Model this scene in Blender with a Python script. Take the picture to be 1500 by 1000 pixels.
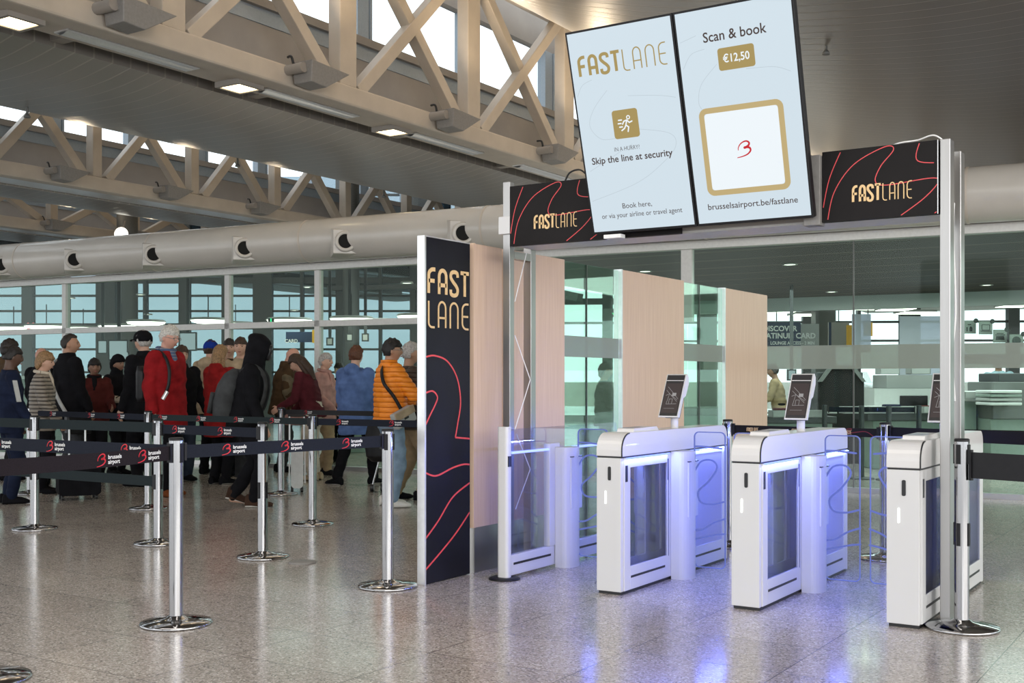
import bpy, bmesh, math, random
from mathutils import Vector, Matrix, geometry
random.seed(7)
for _o in list(bpy.data.objects):
    bpy.data.objects.remove(_o)
SC = bpy.context.scene
COL = SC.collection
V = Vector
PI = math.pi

# ---------------------------------------------------------------- camera, sky, lights, exposure
YAW = math.radians(32.8)          # the camera looks between the gate axis (+Y) and the hall (-X)
CAM_H = 1.31
cd = bpy.data.cameras.new('camera')
cam = bpy.data.objects.new('camera', cd)
COL.objects.link(cam)
cam.location = (0, 0, CAM_H)
cam.rotation_euler = (PI / 2, 0, YAW)
cd.sensor_fit = 'HORIZONTAL'
cd.sensor_width = 36.0
cd.lens = 36.0 * 1680 / 1500
cd.shift_y = 58 / 1500
cd.clip_end = 6000
SC.camera = cam

w = bpy.data.worlds.new('sky')
SC.world = w
w.use_nodes = True
_bg = w.node_tree.nodes['Background']
_bg.inputs[0].default_value = (0.93, 0.97, 1.0, 1)
_bg.inputs[1].default_value = 2.0

def area(name, loc, target, sx, sy, energy, color=(1, 1, 1), spread=180):
    l = bpy.data.lights.new(name, 'AREA')
    l.shape = 'RECTANGLE'
    l.size, l.size_y = sx, sy
    l.energy = energy
    l.color = color
    l.spread = math.radians(spread)
    o = bpy.data.objects.new(name, l)
    COL.objects.link(o)
    o.location = loc
    o.rotation_euler = (V(target) - V(loc)).to_track_quat('-Z', 'Y').to_euler()
    return o

# added fill lights without fixtures: around the camera, overhead, in the security hall
area('front_fill', (5.5, -6.0, 4.0), (-2.8, 6.3, 0.9), 7, 4.5, 420, (1.0, 0.985, 0.96))  # added front light for the gate faces
area('side_fill', (10.5, 3.0, 4.0), (-5.0, 8.0, 1.6), 16, 6, 1000, (1.0, 0.95, 0.88))  # added light for wood panels and truss sides
area('hall_fill', (-7.0, -4.0, 4.6), (-7.5, 9, 1.0), 7, 3, 50, (1.0, 0.97, 0.93))  # weak fill added towards the queue
area('overhead_fill', (-4.0, 3.0, 5.2), (-4.0, 3.0, 0), 6, 1.2, 120, (1.0, 0.93, 0.84))  # overhead fill, added above the floor
area('security_fill', (-3.5, 17.5, 2.9), (-3.5, 17.5, 0), 9, 4, 420, (0.95, 1.0, 0.97))  # added to brighten the hall behind the glass
area('security_fill', (-14.0, 22, 4.4), (-14.0, 22, 0), 12, 8, 600, (0.93, 1.0, 0.98))  # second fill added behind the glass, farther left

SC.view_settings.view_transform = 'Standard'
SC.view_settings.look = 'None'
SC.view_settings.exposure = 0.0
SC.view_settings.gamma = 1.0
SC.view_settings.use_curve_mapping = False

# ---------------------------------------------------------------- materials
MATS = {}
def principled(name, col, rough=0.5, metal=0.0, noise=0.0, nscale=30.0, bump=0.0, emit=None, estr=0.0, spec=0.5, coat=0.0):
    m = bpy.data.materials.new(name)
    m.use_nodes = True
    nt = m.node_tree
    b = nt.nodes['Principled BSDF']
    b.inputs['Base Color'].default_value = (*col, 1)
    b.inputs['Roughness'].default_value = rough
    b.inputs['Metallic'].default_value = metal
    b.inputs['Specular IOR Level'].default_value = spec
    b.inputs['Coat Weight'].default_value = coat
    if emit:
        b.inputs['Emission Color'].default_value = (*emit, 1)
        b.inputs['Emission Strength'].default_value = estr
    if noise or bump:
        tc = nt.nodes.new('ShaderNodeTexCoord')
        n = nt.nodes.new('ShaderNodeTexNoise')
        n.inputs['Scale'].default_value = nscale
        n.inputs['Detail'].default_value = 4
        nt.links.new(tc.outputs['Object'], n.inputs['Vector'])
        if noise:
            r = nt.nodes.new('ShaderNodeValToRGB')
            r.color_ramp.elements[0].position = 0.3
            r.color_ramp.elements[1].position = 0.7
            r.color_ramp.elements[0].color = (*[c * (1 - noise) for c in col], 1)
            r.color_ramp.elements[1].color = (*[min(1, c * (1 + noise)) for c in col], 1)
            nt.links.new(n.outputs['Fac'], r.inputs['Fac'])
            nt.links.new(r.outputs['Color'], b.inputs['Base Color'])
        if bump:
            bp = nt.nodes.new('ShaderNodeBump')
            bp.inputs['Strength'].default_value = bump
            bp.inputs['Distance'].default_value = 0.01
            nt.links.new(n.outputs['Fac'], bp.inputs['Height'])
            nt.links.new(bp.outputs['Normal'], b.inputs['Normal'])
    MATS[name] = m
    return m

def M(name):
    return MATS[name]

def bands(name, col_a, col_b, period, duty, axis='Z', rough=0.5, metal=0.0, bump=0.3, soft=0.08, space='Object'):
    """a material with fine bands along one axis of the thing itself (slats, quilting, seams)"""
    m = principled(name, col_a, rough, metal)
    nt = m.node_tree
    b = nt.nodes['Principled BSDF']
    tc = nt.nodes.new('ShaderNodeTexCoord')
    sp = nt.nodes.new('ShaderNodeSeparateXYZ')
    nt.links.new(tc.outputs[space], sp.inputs[0])
    md = nt.nodes.new('ShaderNodeMath'); md.operation = 'PINGPONG'
    md.inputs[1].default_value = period / 2
    nt.links.new(sp.outputs[axis], md.inputs[0])
    r = nt.nodes.new('ShaderNodeMapRange')
    r.inputs['From Min'].default_value = period / 2 * (duty - soft)
    r.inputs['From Max'].default_value = period / 2 * (duty + soft)
    nt.links.new(md.outputs[0], r.inputs['Value'])
    mx = nt.nodes.new('ShaderNodeMix'); mx.data_type = 'RGBA'
    mx.inputs['A'].default_value = (*col_b, 1)
    mx.inputs['B'].default_value = (*col_a, 1)
    nt.links.new(r.outputs['Result'], mx.inputs['Factor'])
    nt.links.new(mx.outputs['Result'], b.inputs['Base Color'])
    if bump:
        bp = nt.nodes.new('ShaderNodeBump')
        bp.inputs['Strength'].default_value = bump
        bp.inputs['Distance'].default_value = 0.02
        nt.links.new(r.outputs['Result'], bp.inputs['Height'])
        nt.links.new(bp.outputs['Normal'], b.inputs['Normal'])
    return m

def glass(name, tint=(0.9, 0.96, 0.94), refl=0.09, milk=0.0, milk_col=(0.8, 0.85, 0.82), rough=0.02):
    """thin architectural glass: tinted see-through with a mirror share, optionally part frosted"""
    m = bpy.data.materials.new(name)
    m.use_nodes = True
    nt = m.node_tree
    for n in list(nt.nodes):
        nt.nodes.remove(n)
    out = nt.nodes.new('ShaderNodeOutputMaterial')
    tr = nt.nodes.new('ShaderNodeBsdfTransparent')
    tr.inputs[0].default_value = (*tint, 1)
    gl = nt.nodes.new('ShaderNodeBsdfGlossy')
    gl.inputs['Roughness'].default_value = rough
    lw = nt.nodes.new('ShaderNodeLayerWeight')
    lw.inputs['Blend'].default_value = 0.25
    mp = nt.nodes.new('ShaderNodeMapRange')
    mp.inputs['To Min'].default_value = refl * 0.5
    mp.inputs['To Max'].default_value = min(0.9, refl * 5)
    nt.links.new(lw.outputs['Fresnel'], mp.inputs['Value'])
    mix = nt.nodes.new('ShaderNodeMixShader')
    nt.links.new(mp.outputs['Result'], mix.inputs[0])
    if milk > 0:
        df = nt.nodes.new('ShaderNodeBsdfDiffuse')
        df.inputs[0].default_value = (*milk_col, 1)
        mk = nt.nodes.new('ShaderNodeMixShader')
        mk.inputs[0].default_value = milk
        nt.links.new(tr.outputs[0], mk.inputs[1])
        nt.links.new(df.outputs[0], mk.inputs[2])
        nt.links.new(mk.outputs[0], mix.inputs[1])
    else:
        nt.links.new(tr.outputs[0], mix.inputs[1])
    nt.links.new(gl.outputs[0], mix.inputs[2])
    nt.links.new(mix.outputs[0], out.inputs[0])
    MATS[name] = m
    return m

def lamp_mat(name, col, strength):
    m = bpy.data.materials.new(name)
    m.use_nodes = True
    b = m.node_tree.nodes['Principled BSDF']
    b.inputs['Base Color'].default_value = (*[0.06 * c for c in col], 1)
    b.inputs['Roughness'].default_value = 0.35
    b.inputs['Specular IOR Level'].default_value = 0.3
    b.inputs['Emission Color'].default_value = (*col, 1)
    b.inputs['Emission Strength'].default_value = strength
    MATS[name] = m
    return m

def floor_mat():
    """polished speckled stone slabs 0.775 x 0.545 m with fine dark joints"""
    m = principled('speckled_stone', (0.4, 0.38, 0.36), 0.12)
    nt = m.node_tree
    b = nt.nodes['Principled BSDF']
    L = nt.links.new
    tc = nt.nodes.new('ShaderNodeTexCoord')
    sp = nt.nodes.new('ShaderNodeSeparateXYZ')
    L(tc.outputs['Object'], sp.inputs[0])
    masks, cells = [], []
    for ax, per, off in (('X', 0.7745, 100 * 0.7745 + 4.875), ('Y', 0.5465, 100 * 0.5465 - 3.345)):
        a = nt.nodes.new('ShaderNodeMath'); a.operation = 'ADD'; a.inputs[1].default_value = off
        L(sp.outputs[ax], a.inputs[0])
        d = nt.nodes.new('ShaderNodeMath'); d.operation = 'DIVIDE'; d.inputs[1].default_value = per
        L(a.outputs[0], d.inputs[0])
        fl = nt.nodes.new('ShaderNodeMath'); fl.operation = 'FLOOR'; L(d.outputs[0], fl.inputs[0])
        cells.append(fl)
        pp = nt.nodes.new('ShaderNodeMath'); pp.operation = 'PINGPONG'; pp.inputs[1].default_value = per / 2
        L(a.outputs[0], pp.inputs[0])
        lt = nt.nodes.new('ShaderNodeMath'); lt.operation = 'LESS_THAN'; lt.inputs[1].default_value = 0.0026
        L(pp.outputs[0], lt.inputs[0])
        masks.append(lt)
    mx = nt.nodes.new('ShaderNodeMath'); mx.operation = 'MAXIMUM'
    L(masks[0].outputs[0], mx.inputs[0]); L(masks[1].outputs[0], mx.inputs[1])
    cb = nt.nodes.new('ShaderNodeCombineXYZ')
    L(cells[0].outputs[0], cb.inputs[0]); L(cells[1].outputs[0], cb.inputs[1])
    wn = nt.nodes.new('ShaderNodeTexWhiteNoise'); wn.noise_dimensions = '3D'
    L(cb.outputs[0], wn.inputs['Vector'])
    vo = nt.nodes.new('ShaderNodeTexVoronoi'); vo.inputs['Scale'].default_value = 120
    L(tc.outputs['Object'], vo.inputs['Vector'])
    no = nt.nodes.new('ShaderNodeTexNoise'); no.inputs['Scale'].default_value = 160; no.inputs['Detail'].default_value = 3
    L(tc.outputs['Object'], no.inputs['Vector'])
    sx = nt.nodes.new('ShaderNodeSeparateColor'); L(vo.outputs['Color'], sx.inputs[0])
    r1 = nt.nodes.new('ShaderNodeValToRGB')
    r1.color_ramp.interpolation = 'LINEAR'
    e = r1.color_ramp.elements
    e[0].position = 0.0; e[0].color = (0.14, 0.125, 0.115, 1)
    e[1].position = 1.0; e[1].color = (0.74, 0.69, 0.64, 1)
    x = e.new(0.16); x.color = (0.32, 0.28, 0.245, 1)
    x = e.new(0.55); x.color = (0.42, 0.375, 0.335, 1)
    x = e.new(0.85); x.color = (0.51, 0.46, 0.415, 1)
    L(sx.outputs[0], r1.inputs['Fac'])
    mt = nt.nodes.new('ShaderNodeMix'); mt.data_type = 'RGBA'; mt.blend_type = 'MULTIPLY'
    mt.inputs['Factor'].default_value = 1
    rr = nt.nodes.new('ShaderNodeMapRange'); rr.inputs['To Min'].default_value = 0.9; rr.inputs['To Max'].default_value = 1.06
    L(wn.outputs['Value'], rr.inputs['Value'])
    L(r1.outputs['Color'], mt.inputs['A']); L(rr.outputs['Result'], mt.inputs['B'])
    mj = nt.nodes.new('ShaderNodeMix'); mj.data_type = 'RGBA'
    mj.inputs['B'].default_value = (0.10, 0.085, 0.08, 1)
    L(mx.outputs[0], mj.inputs['Factor']); L(mt.outputs['Result'], mj.inputs['A'])
    L(mj.outputs['Result'], b.inputs['Base Color'])
    ro = nt.nodes.new('ShaderNodeMapRange'); ro.inputs['To Min'].default_value = 0.10; ro.inputs['To Max'].default_value = 0.24
    n2 = nt.nodes.new('ShaderNodeTexNoise'); n2.inputs['Scale'].default_value = 2.2; n2.inputs['Detail'].default_value = 5
    L(tc.outputs['Object'], n2.inputs['Vector']); L(n2.outputs['Fac'], ro.inputs['Value'])
    L(ro.outputs['Result'], b.inputs['Roughness'])
    return m

def wood_mat():
    m = principled('pale_wood', (0.66, 0.46, 0.33), 0.45)
    nt = m.node_tree
    b = nt.nodes['Principled BSDF']
    tc = nt.nodes.new('ShaderNodeTexCoord')
    mp = nt.nodes.new('ShaderNodeMapping'); mp.inputs['Scale'].default_value = (60, 60, 1.2)
    n = nt.nodes.new('ShaderNodeTexNoise'); n.inputs['Scale'].default_value = 1.6; n.inputs['Detail'].default_value = 6
    r = nt.nodes.new('ShaderNodeValToRGB')
    r.color_ramp.elements[0].position = 0.3; r.color_ramp.elements[0].color = (0.66, 0.465, 0.34, 1)
    r.color_ramp.elements[1].position = 0.72; r.color_ramp.elements[1].color = (0.76, 0.565, 0.43, 1)
    nt.links.new(tc.outputs['Object'], mp.inputs[0]); nt.links.new(mp.outputs[0], n.inputs['Vector'])
    nt.links.new(n.outputs['Fac'], r.inputs['Fac']); nt.links.new(r.outputs['Color'], b.inputs['Base Color'])
    return m

def steel_mat(name, col, rough, sc):
    m = principled(name, col, rough, 1.0)
    nt = m.node_tree
    b = nt.nodes['Principled BSDF']
    tc = nt.nodes.new('ShaderNodeTexCoord')
    mp = nt.nodes.new('ShaderNodeMapping'); mp.inputs['Scale'].default_value = sc
    n = nt.nodes.new('ShaderNodeTexNoise'); n.inputs['Scale'].default_value = 3; n.inputs['Detail'].default_value = 4
    r = nt.nodes.new('ShaderNodeMapRange'); r.inputs['To Min'].default_value = rough * 0.75; r.inputs['To Max'].default_value = rough * 1.3
    nt.links.new(tc.outputs['Object'], mp.inputs[0]); nt.links.new(mp.outputs[0], n.inputs['Vector'])
    nt.links.new(n.outputs['Fac'], r.inputs['Value']); nt.links.new(r.outputs['Result'], b.inputs['Roughness'])
    return m

floor_mat(); wood_mat()
steel_mat('brushed_steel', (0.42, 0.41, 0.40), 0.32, (40, 40, 1))
steel_mat('chrome', (0.40, 0.40, 0.41), 0.09, (3, 3, 3))
principled('gate_white', (0.66, 0.66, 0.665), 0.32, coat=0.2)
principled('gate_lid', (0.70, 0.69, 0.69), 0.35, coat=0.2)
principled('seam_black', (0.012, 0.012, 0.014), 0.4)
principled('black_plastic', (0.010, 0.010, 0.012), 0.45, noise=0.15, spec=0.3)
principled('belt_navy', (0.015, 0.018, 0.028), 0.85, noise=0.2, nscale=200, spec=0.15)
principled('belt_slate', (0.016, 0.024, 0.027), 0.8, noise=0.2, nscale=200, spec=0.2)
principled('belt_brown', (0.018, 0.014, 0.018), 0.85, noise=0.2, nscale=200, spec=0.15)
principled('logo_red', (0.62, 0.02, 0.03), 0.5, noise=0.1)
principled('logo_white', (0.85, 0.85, 0.85), 0.5, noise=0.05)
principled('print_gold', (0.80, 0.55, 0.27), 0.4, noise=0.08)
principled('belt_red', (0.22, 0.015, 0.022), 0.6, noise=0.08)
principled('print_red', (0.72, 0.075, 0.085), 0.5, noise=0.08)
principled('panel_black', (0.011, 0.0095, 0.010), 0.6, noise=0.15, nscale=4, spec=0.2)
principled('navy_black', (0.008, 0.008, 0.013), 0.5, noise=0.3, nscale=2.5, spec=0.25)
principled('silver_trim', (0.78, 0.79, 0.80), 0.3, 0.6, noise=0.04)
principled('truss_paint', (0.50, 0.445, 0.38), 0.42, noise=0.06, nscale=3)
principled('truss_dark', (0.30, 0.275, 0.25), 0.5, noise=0.06, nscale=3)
principled('duct_paint', (0.52, 0.49, 0.445), 0.25, noise=0.05, nscale=2, coat=0.2)
principled('plaster_grey', (0.36, 0.34, 0.32), 0.8, noise=0.06, nscale=2)
principled('frame_blue_grey', (0.33, 0.40, 0.47), 0.35, noise=0.05)
principled('gap_black', (0.004, 0.004, 0.004), 0.9, noise=0.1)
bands('roof_slats', (0.33, 0.31, 0.285), (0.52, 0.48, 0.43), 0.29, 0.05, 'Y', 0.33, 0.55, 0.25)
bands('low_ceiling_slats', (0.034, 0.026, 0.015), (0.13, 0.11, 0.08), 1.0, 0.11, 'Y', 0.5, 0.1, 0.3)
principled('grey_box', (0.25, 0.24, 0.23), 0.5, noise=0.08)
principled('mullion_pale', (0.62, 0.62, 0.60), 0.4, noise=0.05)
principled('column_dark', (0.12, 0.125, 0.12), 0.5, noise=0.1)
principled('counter_white', (0.72, 0.74, 0.73), 0.4, noise=0.05)
principled('counter_dark', (0.03, 0.033, 0.036), 0.4, noise=0.1)
principled('green_grey_panel', (0.24, 0.30, 0.265), 0.5, noise=0.06)  # even green-grey of counter fronts, skirts and trays
principled('sign_navy', (0.012, 0.03, 0.085), 0.4, noise=0.1)
principled('sign_yellow', (0.85, 0.45, 0.03), 0.4, noise=0.06)
principled('sign_grey', (0.40, 0.41, 0.40), 0.5, noise=0.05)
principled('tarmac', (0.26, 0.24, 0.20), 0.9, noise=0.15, nscale=0.01)
principled('aircraft_white', (0.85, 0.86, 0.87), 0.3, noise=0.02)
lamp_mat('warm_lamp', (1.0, 0.82, 0.48), 7.0)
lamp_mat('cool_lamp', (1.0, 0.97, 0.85), 5.0)
lamp_mat('blue_led', (0.22, 0.30, 1.0), 2.6)
lamp_mat('blue_etch', (0.26, 0.34, 1.0), 0.42)
lamp_mat('white_led', (0.95, 1.0, 0.97), 2.2)
lamp_mat('green_arrow', (0.05, 0.9, 0.35), 1.3)
lamp_mat('red_cross', (1.0, 0.25, 0.25), 1.2)
lamp_mat('screen_light', (0.60, 0.70, 0.77), 1.0)
lamp_mat('screen_white', (0.80, 0.86, 0.90), 1.0)
lamp_mat('screen_gold', (0.42, 0.31, 0.11), 0.85)
lamp_mat('screen_gold_pale', (0.52, 0.40, 0.19), 0.95)
lamp_mat('screen_text', (0.075, 0.05, 0.045), 0.8)
lamp_mat('screen_faint', (0.47, 0.545, 0.60), 1.0)
lamp_mat('screen_red', (0.55, 0.02, 0.03), 1.0)
lamp_mat('kiosk_screen', (0.055, 0.04, 0.04), 0.8)
lamp_mat('kiosk_line', (0.34, 0.33, 0.33), 0.9)
lamp_mat('monitor_glow', (0.35, 0.42, 0.45), 0.9)
glass('clear_glass', (0.93, 0.965, 0.955), 0.06)
glass('facade_glass', (0.84, 0.93, 0.89), 0.012)
glass('far_glass', (0.50, 0.565, 0.60), 0.02)
glass('partition_glass', (0.78, 0.92, 0.85), 0.06)
glass('gate_glass', (0.93, 0.95, 1.0), 0.05)
glass('smoked_glass', (0.80, 0.82, 0.88), 0.03)
glass('blue_glass', (0.26, 0.30, 0.52), 0.12)
glass('frosted_white', (0.82, 0.84, 1.0), 0.0, 0.72, (0.70, 0.71, 0.78), 0.5)
glass('frost_band', (0.5, 0.58, 0.52), 0.05, 0.62, (0.42, 0.47, 0.42), 0.3)
glass('sky_glass', (0.96, 0.985, 1.0), 0.02)

# ---------------------------------------------------------------- helpers
def frame(o, u, v):
    o, u, v = V(o), V(u).normalized(), V(v).normalized()
    return (o, u, v, u.cross(v).normalized())

class MB:
    """collects shapes for ONE mesh object"""
    def __init__(s):
        s.v, s.f, s.m, s.sm = [], [], [], []
    def add(s, vs, fs, mi=0, smooth=False):
        b = len(s.v)
        s.v += [V(p) for p in vs]
        for f in fs:
            s.f.append([b + i for i in f]); s.m.append(mi); s.sm.append(smooth)
        return s
    def box(s, x0, x1, y0, y1, z0, z1, mi=0):
        vs = [(x, y, z) for z in (z0, z1) for y in (y0, y1) for x in (x0, x1)]
        return s.add(vs, [(0, 2, 3, 1), (4, 5, 7, 6), (0, 1, 5, 4), (2, 6, 7, 3), (0, 4, 6, 2), (1, 3, 7, 5)], mi)
    def fbox(s, fr, u0, u1, v0, v1, n0, n1, mi=0):
        o, u, v, n = fr
        vs = [o + u * a + v * b + n * c for c in (n0, n1) for b in (v0, v1) for a in (u0, u1)]
        return s.add(vs, [(0, 2, 3, 1), (4, 5, 7, 6), (0, 1, 5, 4), (2, 6, 7, 3), (0, 4, 6, 2), (1, 3, 7, 5)], mi)
    def beam(s, p0, p1, wd, ht, up=(0, 0, 1), mi=0):
        p0, p1 = V(p0), V(p1)
        d = (p1 - p0); L = d.length; d.normalize()
        up = V(up)
        if abs(d.dot(up)) > 0.99: up = V((1, 0, 0))
        u = d.cross(up).normalized(); v = u.cross(d).normalized()
        return s.fbox((p0, d, u, v), 0, L, -wd / 2, wd / 2, -ht / 2, ht / 2, mi)
    def tube(s, pts, r, n=12, mi=0, caps=True, smooth=True, flat=1.0):
        pts = [V(p) for p in pts]
        rs = r if isinstance(r, (list, tuple)) else [r] * len(pts)
        prev = None; vs = []; fs = []
        for i, p in enumerate(pts):
            a = pts[max(0, i - 1)]; b = pts[min(len(pts) - 1, i + 1)]
            d = (b - a).normalized()
            if prev is None:
                h = V((0, 0, 1)) if abs(d.z) < 0.9 else V((0, 1, 0))
                u = d.cross(h).normalized()
            else:
                u = (prev - d * prev.dot(d)).normalized()
            prev = u; v = d.cross(u)
            for k in range(n):
                t = 2 * PI * k / n
                vs.append(p + u * (math.cos(t) * rs[i]) + v * (math.sin(t) * rs[i] * flat))
        m = len(pts)
        for i in range(m - 1):
            for k in range(n):
                fs.append((i * n + k, i * n + (k + 1) % n, (i + 1) * n + (k + 1) % n, (i + 1) * n + k))
        s.add(vs, fs, mi, smooth)
        if caps:
            s.add(vs[:n][::-1], [tuple(range(n))], mi); s.add(vs[-n:], [tuple(range(n))], mi)
        return s
    def lathe(s, prof, c=(0, 0, 0), n=40, mi=0, smooth=True, axis=None):
        c = V(c); vs = []; fs = []
        ax = axis or (V((1, 0, 0)), V((0, 1, 0)), V((0, 0, 1)))
        for (r, z) in prof:
            for k in range(n):
                t = 2 * PI * k / n
                vs.append(c + ax[0] * (r * math.cos(t)) + ax[1] * (r * math.sin(t)) + ax[2] * z)
        for i in range(len(prof) - 1):
            for k in range(n):
                fs.append((i * n + k, i * n + (k + 1) % n, (i + 1) * n + (k + 1) % n, (i + 1) * n + k))
        return s.add(vs, fs, mi, smooth)
    def prism(s, poly, fr, n0, n1, mi=0):
        """a flat outline given thickness"""
        o, u, v, n = fr
        area2 = sum(poly[i][0] * poly[(i + 1) % len(poly)][1] - poly[(i + 1) % len(poly)][0] * poly[i][1] for i in range(len(poly)))
        if area2 < 0: poly = poly[::-1]
        k = len(poly)
        lo = [o + u * a + v * b + n * n0 for a, b in poly]; hi = [o + u * a + v * b + n * n1 for a, b in poly]
        tr = geometry.tessellate_polygon([[V((a, b, 0)) for a, b in poly]])
        up = []
        for t in tr:
            a, b, c = [V((*poly[i], 0)) for i in t]
            up.append(tuple(t) if (b - a).cross(c - a).z > 0 else tuple(t[::-1]))
        s.add(hi, up, mi); s.add(lo, [t[::-1] for t in up], mi)
        s.add(lo + hi, [(i, (i + 1) % k, k + (i + 1) % k, k + i) for i in range(k)], mi)
        return s
    def stroke(s, pts, wd, fr, n0=0.0, n1=0.002, mi=0, closed=False, rnd=True):
        """a drawn line of even width along 2-D points"""
        pts = [V((p[0], p[1], 0)) for p in pts]
        q = [pts[0]]
        for p in pts[1:]:
            if (p - q[-1]).length > 1e-5: q.append(p)
        pts = q
        if len(pts) < 2: return s
        wds = wd if isinstance(wd, (list, tuple)) else None
        L, R = [], []
        m = len(pts)
        for i, p in enumerate(pts):
            if closed: a, b = pts[i - 1], pts[(i + 1) % m]
            else: a, b = pts[max(0, i - 1)], pts[min(m - 1, i + 1)]
            d1 = (p - a).normalized() if (p - a).length > 1e-6 else (b - p).normalized()
            d2 = (b - p).normalized() if (b - p).length > 1e-6 else d1
            t = (d1 + d2)
            t = t.normalized() if t.length > 1e-4 else d1
            nn = V((-t.y, t.x, 0)); c = max(0.55, t.dot(d1))
            hw = (wds[i] if wds else wd) / 2 / c
            L.append(p + nn * hw); R.append(p - nn * hw)
        o, u, v, n = fr
        P = lambda a, z: o + u * a.x + v * a.y + n * z
        rng = range(m if closed else m - 1)
        for i in rng:
            j = (i + 1) % m
            vs = [P(R[i], n0), P(R[j], n0), P(L[j], n0), P(L[i], n0), P(R[i], n1), P(R[j], n1), P(L[j], n1), P(L[i], n1)]
            s.add(vs, [(0, 3, 2, 1), (4, 5, 6, 7), (0, 1, 5, 4), (2, 3, 7, 6), (0, 4, 7, 3), (1, 2, 6, 5)], mi)
        if rnd and not closed:
            for e, o2 in ((0, pts[1]), (m - 1, pts[-2])):
                hw = (wds[e] if wds else wd) / 2
                d = (pts[e] - o2).normalized(); a0 = math.atan2(d.y, d.x)
                poly = [(pts[e].x + hw * math.cos(a0 - PI / 2 + PI * k / 6), pts[e].y + hw * math.sin(a0 - PI / 2 + PI * k / 6)) for k in range(7)]
                s.prism(poly, fr, n0, n1, mi)
        return s
    def text(s, string, size, fr, n0=0.0, n1=0.0015, mi=0, align='CENTER', bold=0.0, width=None):
        c = bpy.data.curves.new('t', 'FONT')
        c.body = string; c.size = size; c.align_x = align; c.align_y = 'CENTER'
        c.offset = bold * size; c.resolution_u = 3
        ob = bpy.data.objects.new('t', c)
        COL.objects.link(ob)
        dg = bpy.context.evaluated_depsgraph_get()
        me = bpy.data.meshes.new_from_object(ob.evaluated_get(dg))
        o, u, v, n = fr
        k = 1.0
        if width and len(me.vertices):
            xs = [p.co.x for p in me.vertices]
            k = width / max(1e-6, max(xs) - min(xs))
        pts = [p.co.copy() for p in me.vertices]
        fs = [tuple(p.vertices) for p in me.polygons]
        s.add([o + u * (p.x * k) + v * p.y + n * n1 for p in pts], fs, mi)
        bpy.data.objects.remove(ob); bpy.data.curves.remove(c); bpy.data.meshes.remove(me)
        return s
    def build(s, name, mats, parent=None, local=False, bevel=0.0, seg=2, origin=None, weld=False):
        off = V((0, 0, 0))
        if parent is not None and not local:
            off = V(parent.location)
            if parent.parent is not None: off = off + V(parent.parent.location)
        if origin is not None: off = V(origin)
        me = bpy.data.meshes.new(name)
        me.from_pydata([tuple(p - off) for p in s.v], [], s.f)
        me.validate(clean_customdata=False)
        if len(me.polygons) == len(s.f):
            me.polygons.foreach_set('material_index', s.m)
            me.polygons.foreach_set('use_smooth', s.sm)
        if not isinstance(mats, (list, tuple)): mats = [mats]
        for m in mats: me.materials.append(MATS[m] if isinstance(m, str) else m)
        o = bpy.data.objects.new(name, me)
        COL.objects.link(o)
        if parent is not None: o.parent = parent
        if origin is not None: o.location = origin
        if bevel:
            bv = o.modifiers.new('bevel', 'BEVEL'); bv.width = bevel; bv.segments = seg; bv.limit_method = 'ANGLE'
            bv.angle_limit = math.radians(40)
        return o

def tag(o, label=None, cat=None, group=None, kind=None):
    if label: o['label'] = label
    if cat: o['category'] = cat
    if group: o['group'] = group
    if kind: o['kind'] = kind
    return o

def thing(name, label, cat, loc=(0, 0, 0), rz=0.0, group=None):
    o = bpy.data.objects.new(name, None)
    o.empty_display_size = 0.1
    COL.objects.link(o)
    o.location = loc; o.rotation_euler = (0, 0, rz)
    return tag(o, label, cat, group)

KIDS = {}
def copy_tree(o, parent=None, loc=None, rz=None):
    c = o.copy(); COL.objects.link(c)
    if parent is not None: c.parent = parent
    if loc is not None: c.location = loc
    if rz is not None: c.rotation_euler = (0, 0, rz)
    for ch in [k for k in ALLKIDS(o)]:
        copy_tree(ch, c)
    return c
def ALLKIDS(o):
    return list(o.children)

def arc(cx, cy, r, a0, a1, k=8, ry=None):
    ry = r if ry is None else ry
    return [(cx + r * math.cos(math.radians(a0 + (a1 - a0) * i / k)), cy + ry * math.sin(math.radians(a0 + (a1 - a0) * i / k))) for i in range(k + 1)]

def spline(pts, k=8, closed=False):
    """Catmull-Rom through 2-D or 3-D points"""
    P = [V(p) if len(p) == 3 else V((p[0], p[1], 0)) for p in pts]
    out = []
    m = len(P)
    for i in range(m if closed else m - 1):
        p0 = P[i - 1] if (i > 0 or closed) else P[i]
        p1, p2 = P[i], P[(i + 1) % m]
        p3 = P[(i + 2) % m] if (i + 2 < m or closed) else p2
        for j in range(k):
            t = j / k
            out.append(0.5 * ((2 * p1) + (p2 - p0) * t + (2 * p0 - 5 * p1 + 4 * p2 - p3) * t * t + (3 * p1 - p0 - 3 * p2 + p3) * t ** 3))
    if not closed: out.append(P[-1])
    return [tuple(p) if len(pts[0]) == 3 else (p.x, p.y) for p in out]

def rrect(x0, x1, y0, y1, r, k=5):
    return arc(x1 - r, y1 - r, r, 0, 90, k) + arc(x0 + r, y1 - r, r, 90, 180, k) + arc(x0 + r, y0 + r, r, 180, 270, k) + arc(x1 - r, y0 + r, r, 270, 360, k)

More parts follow.
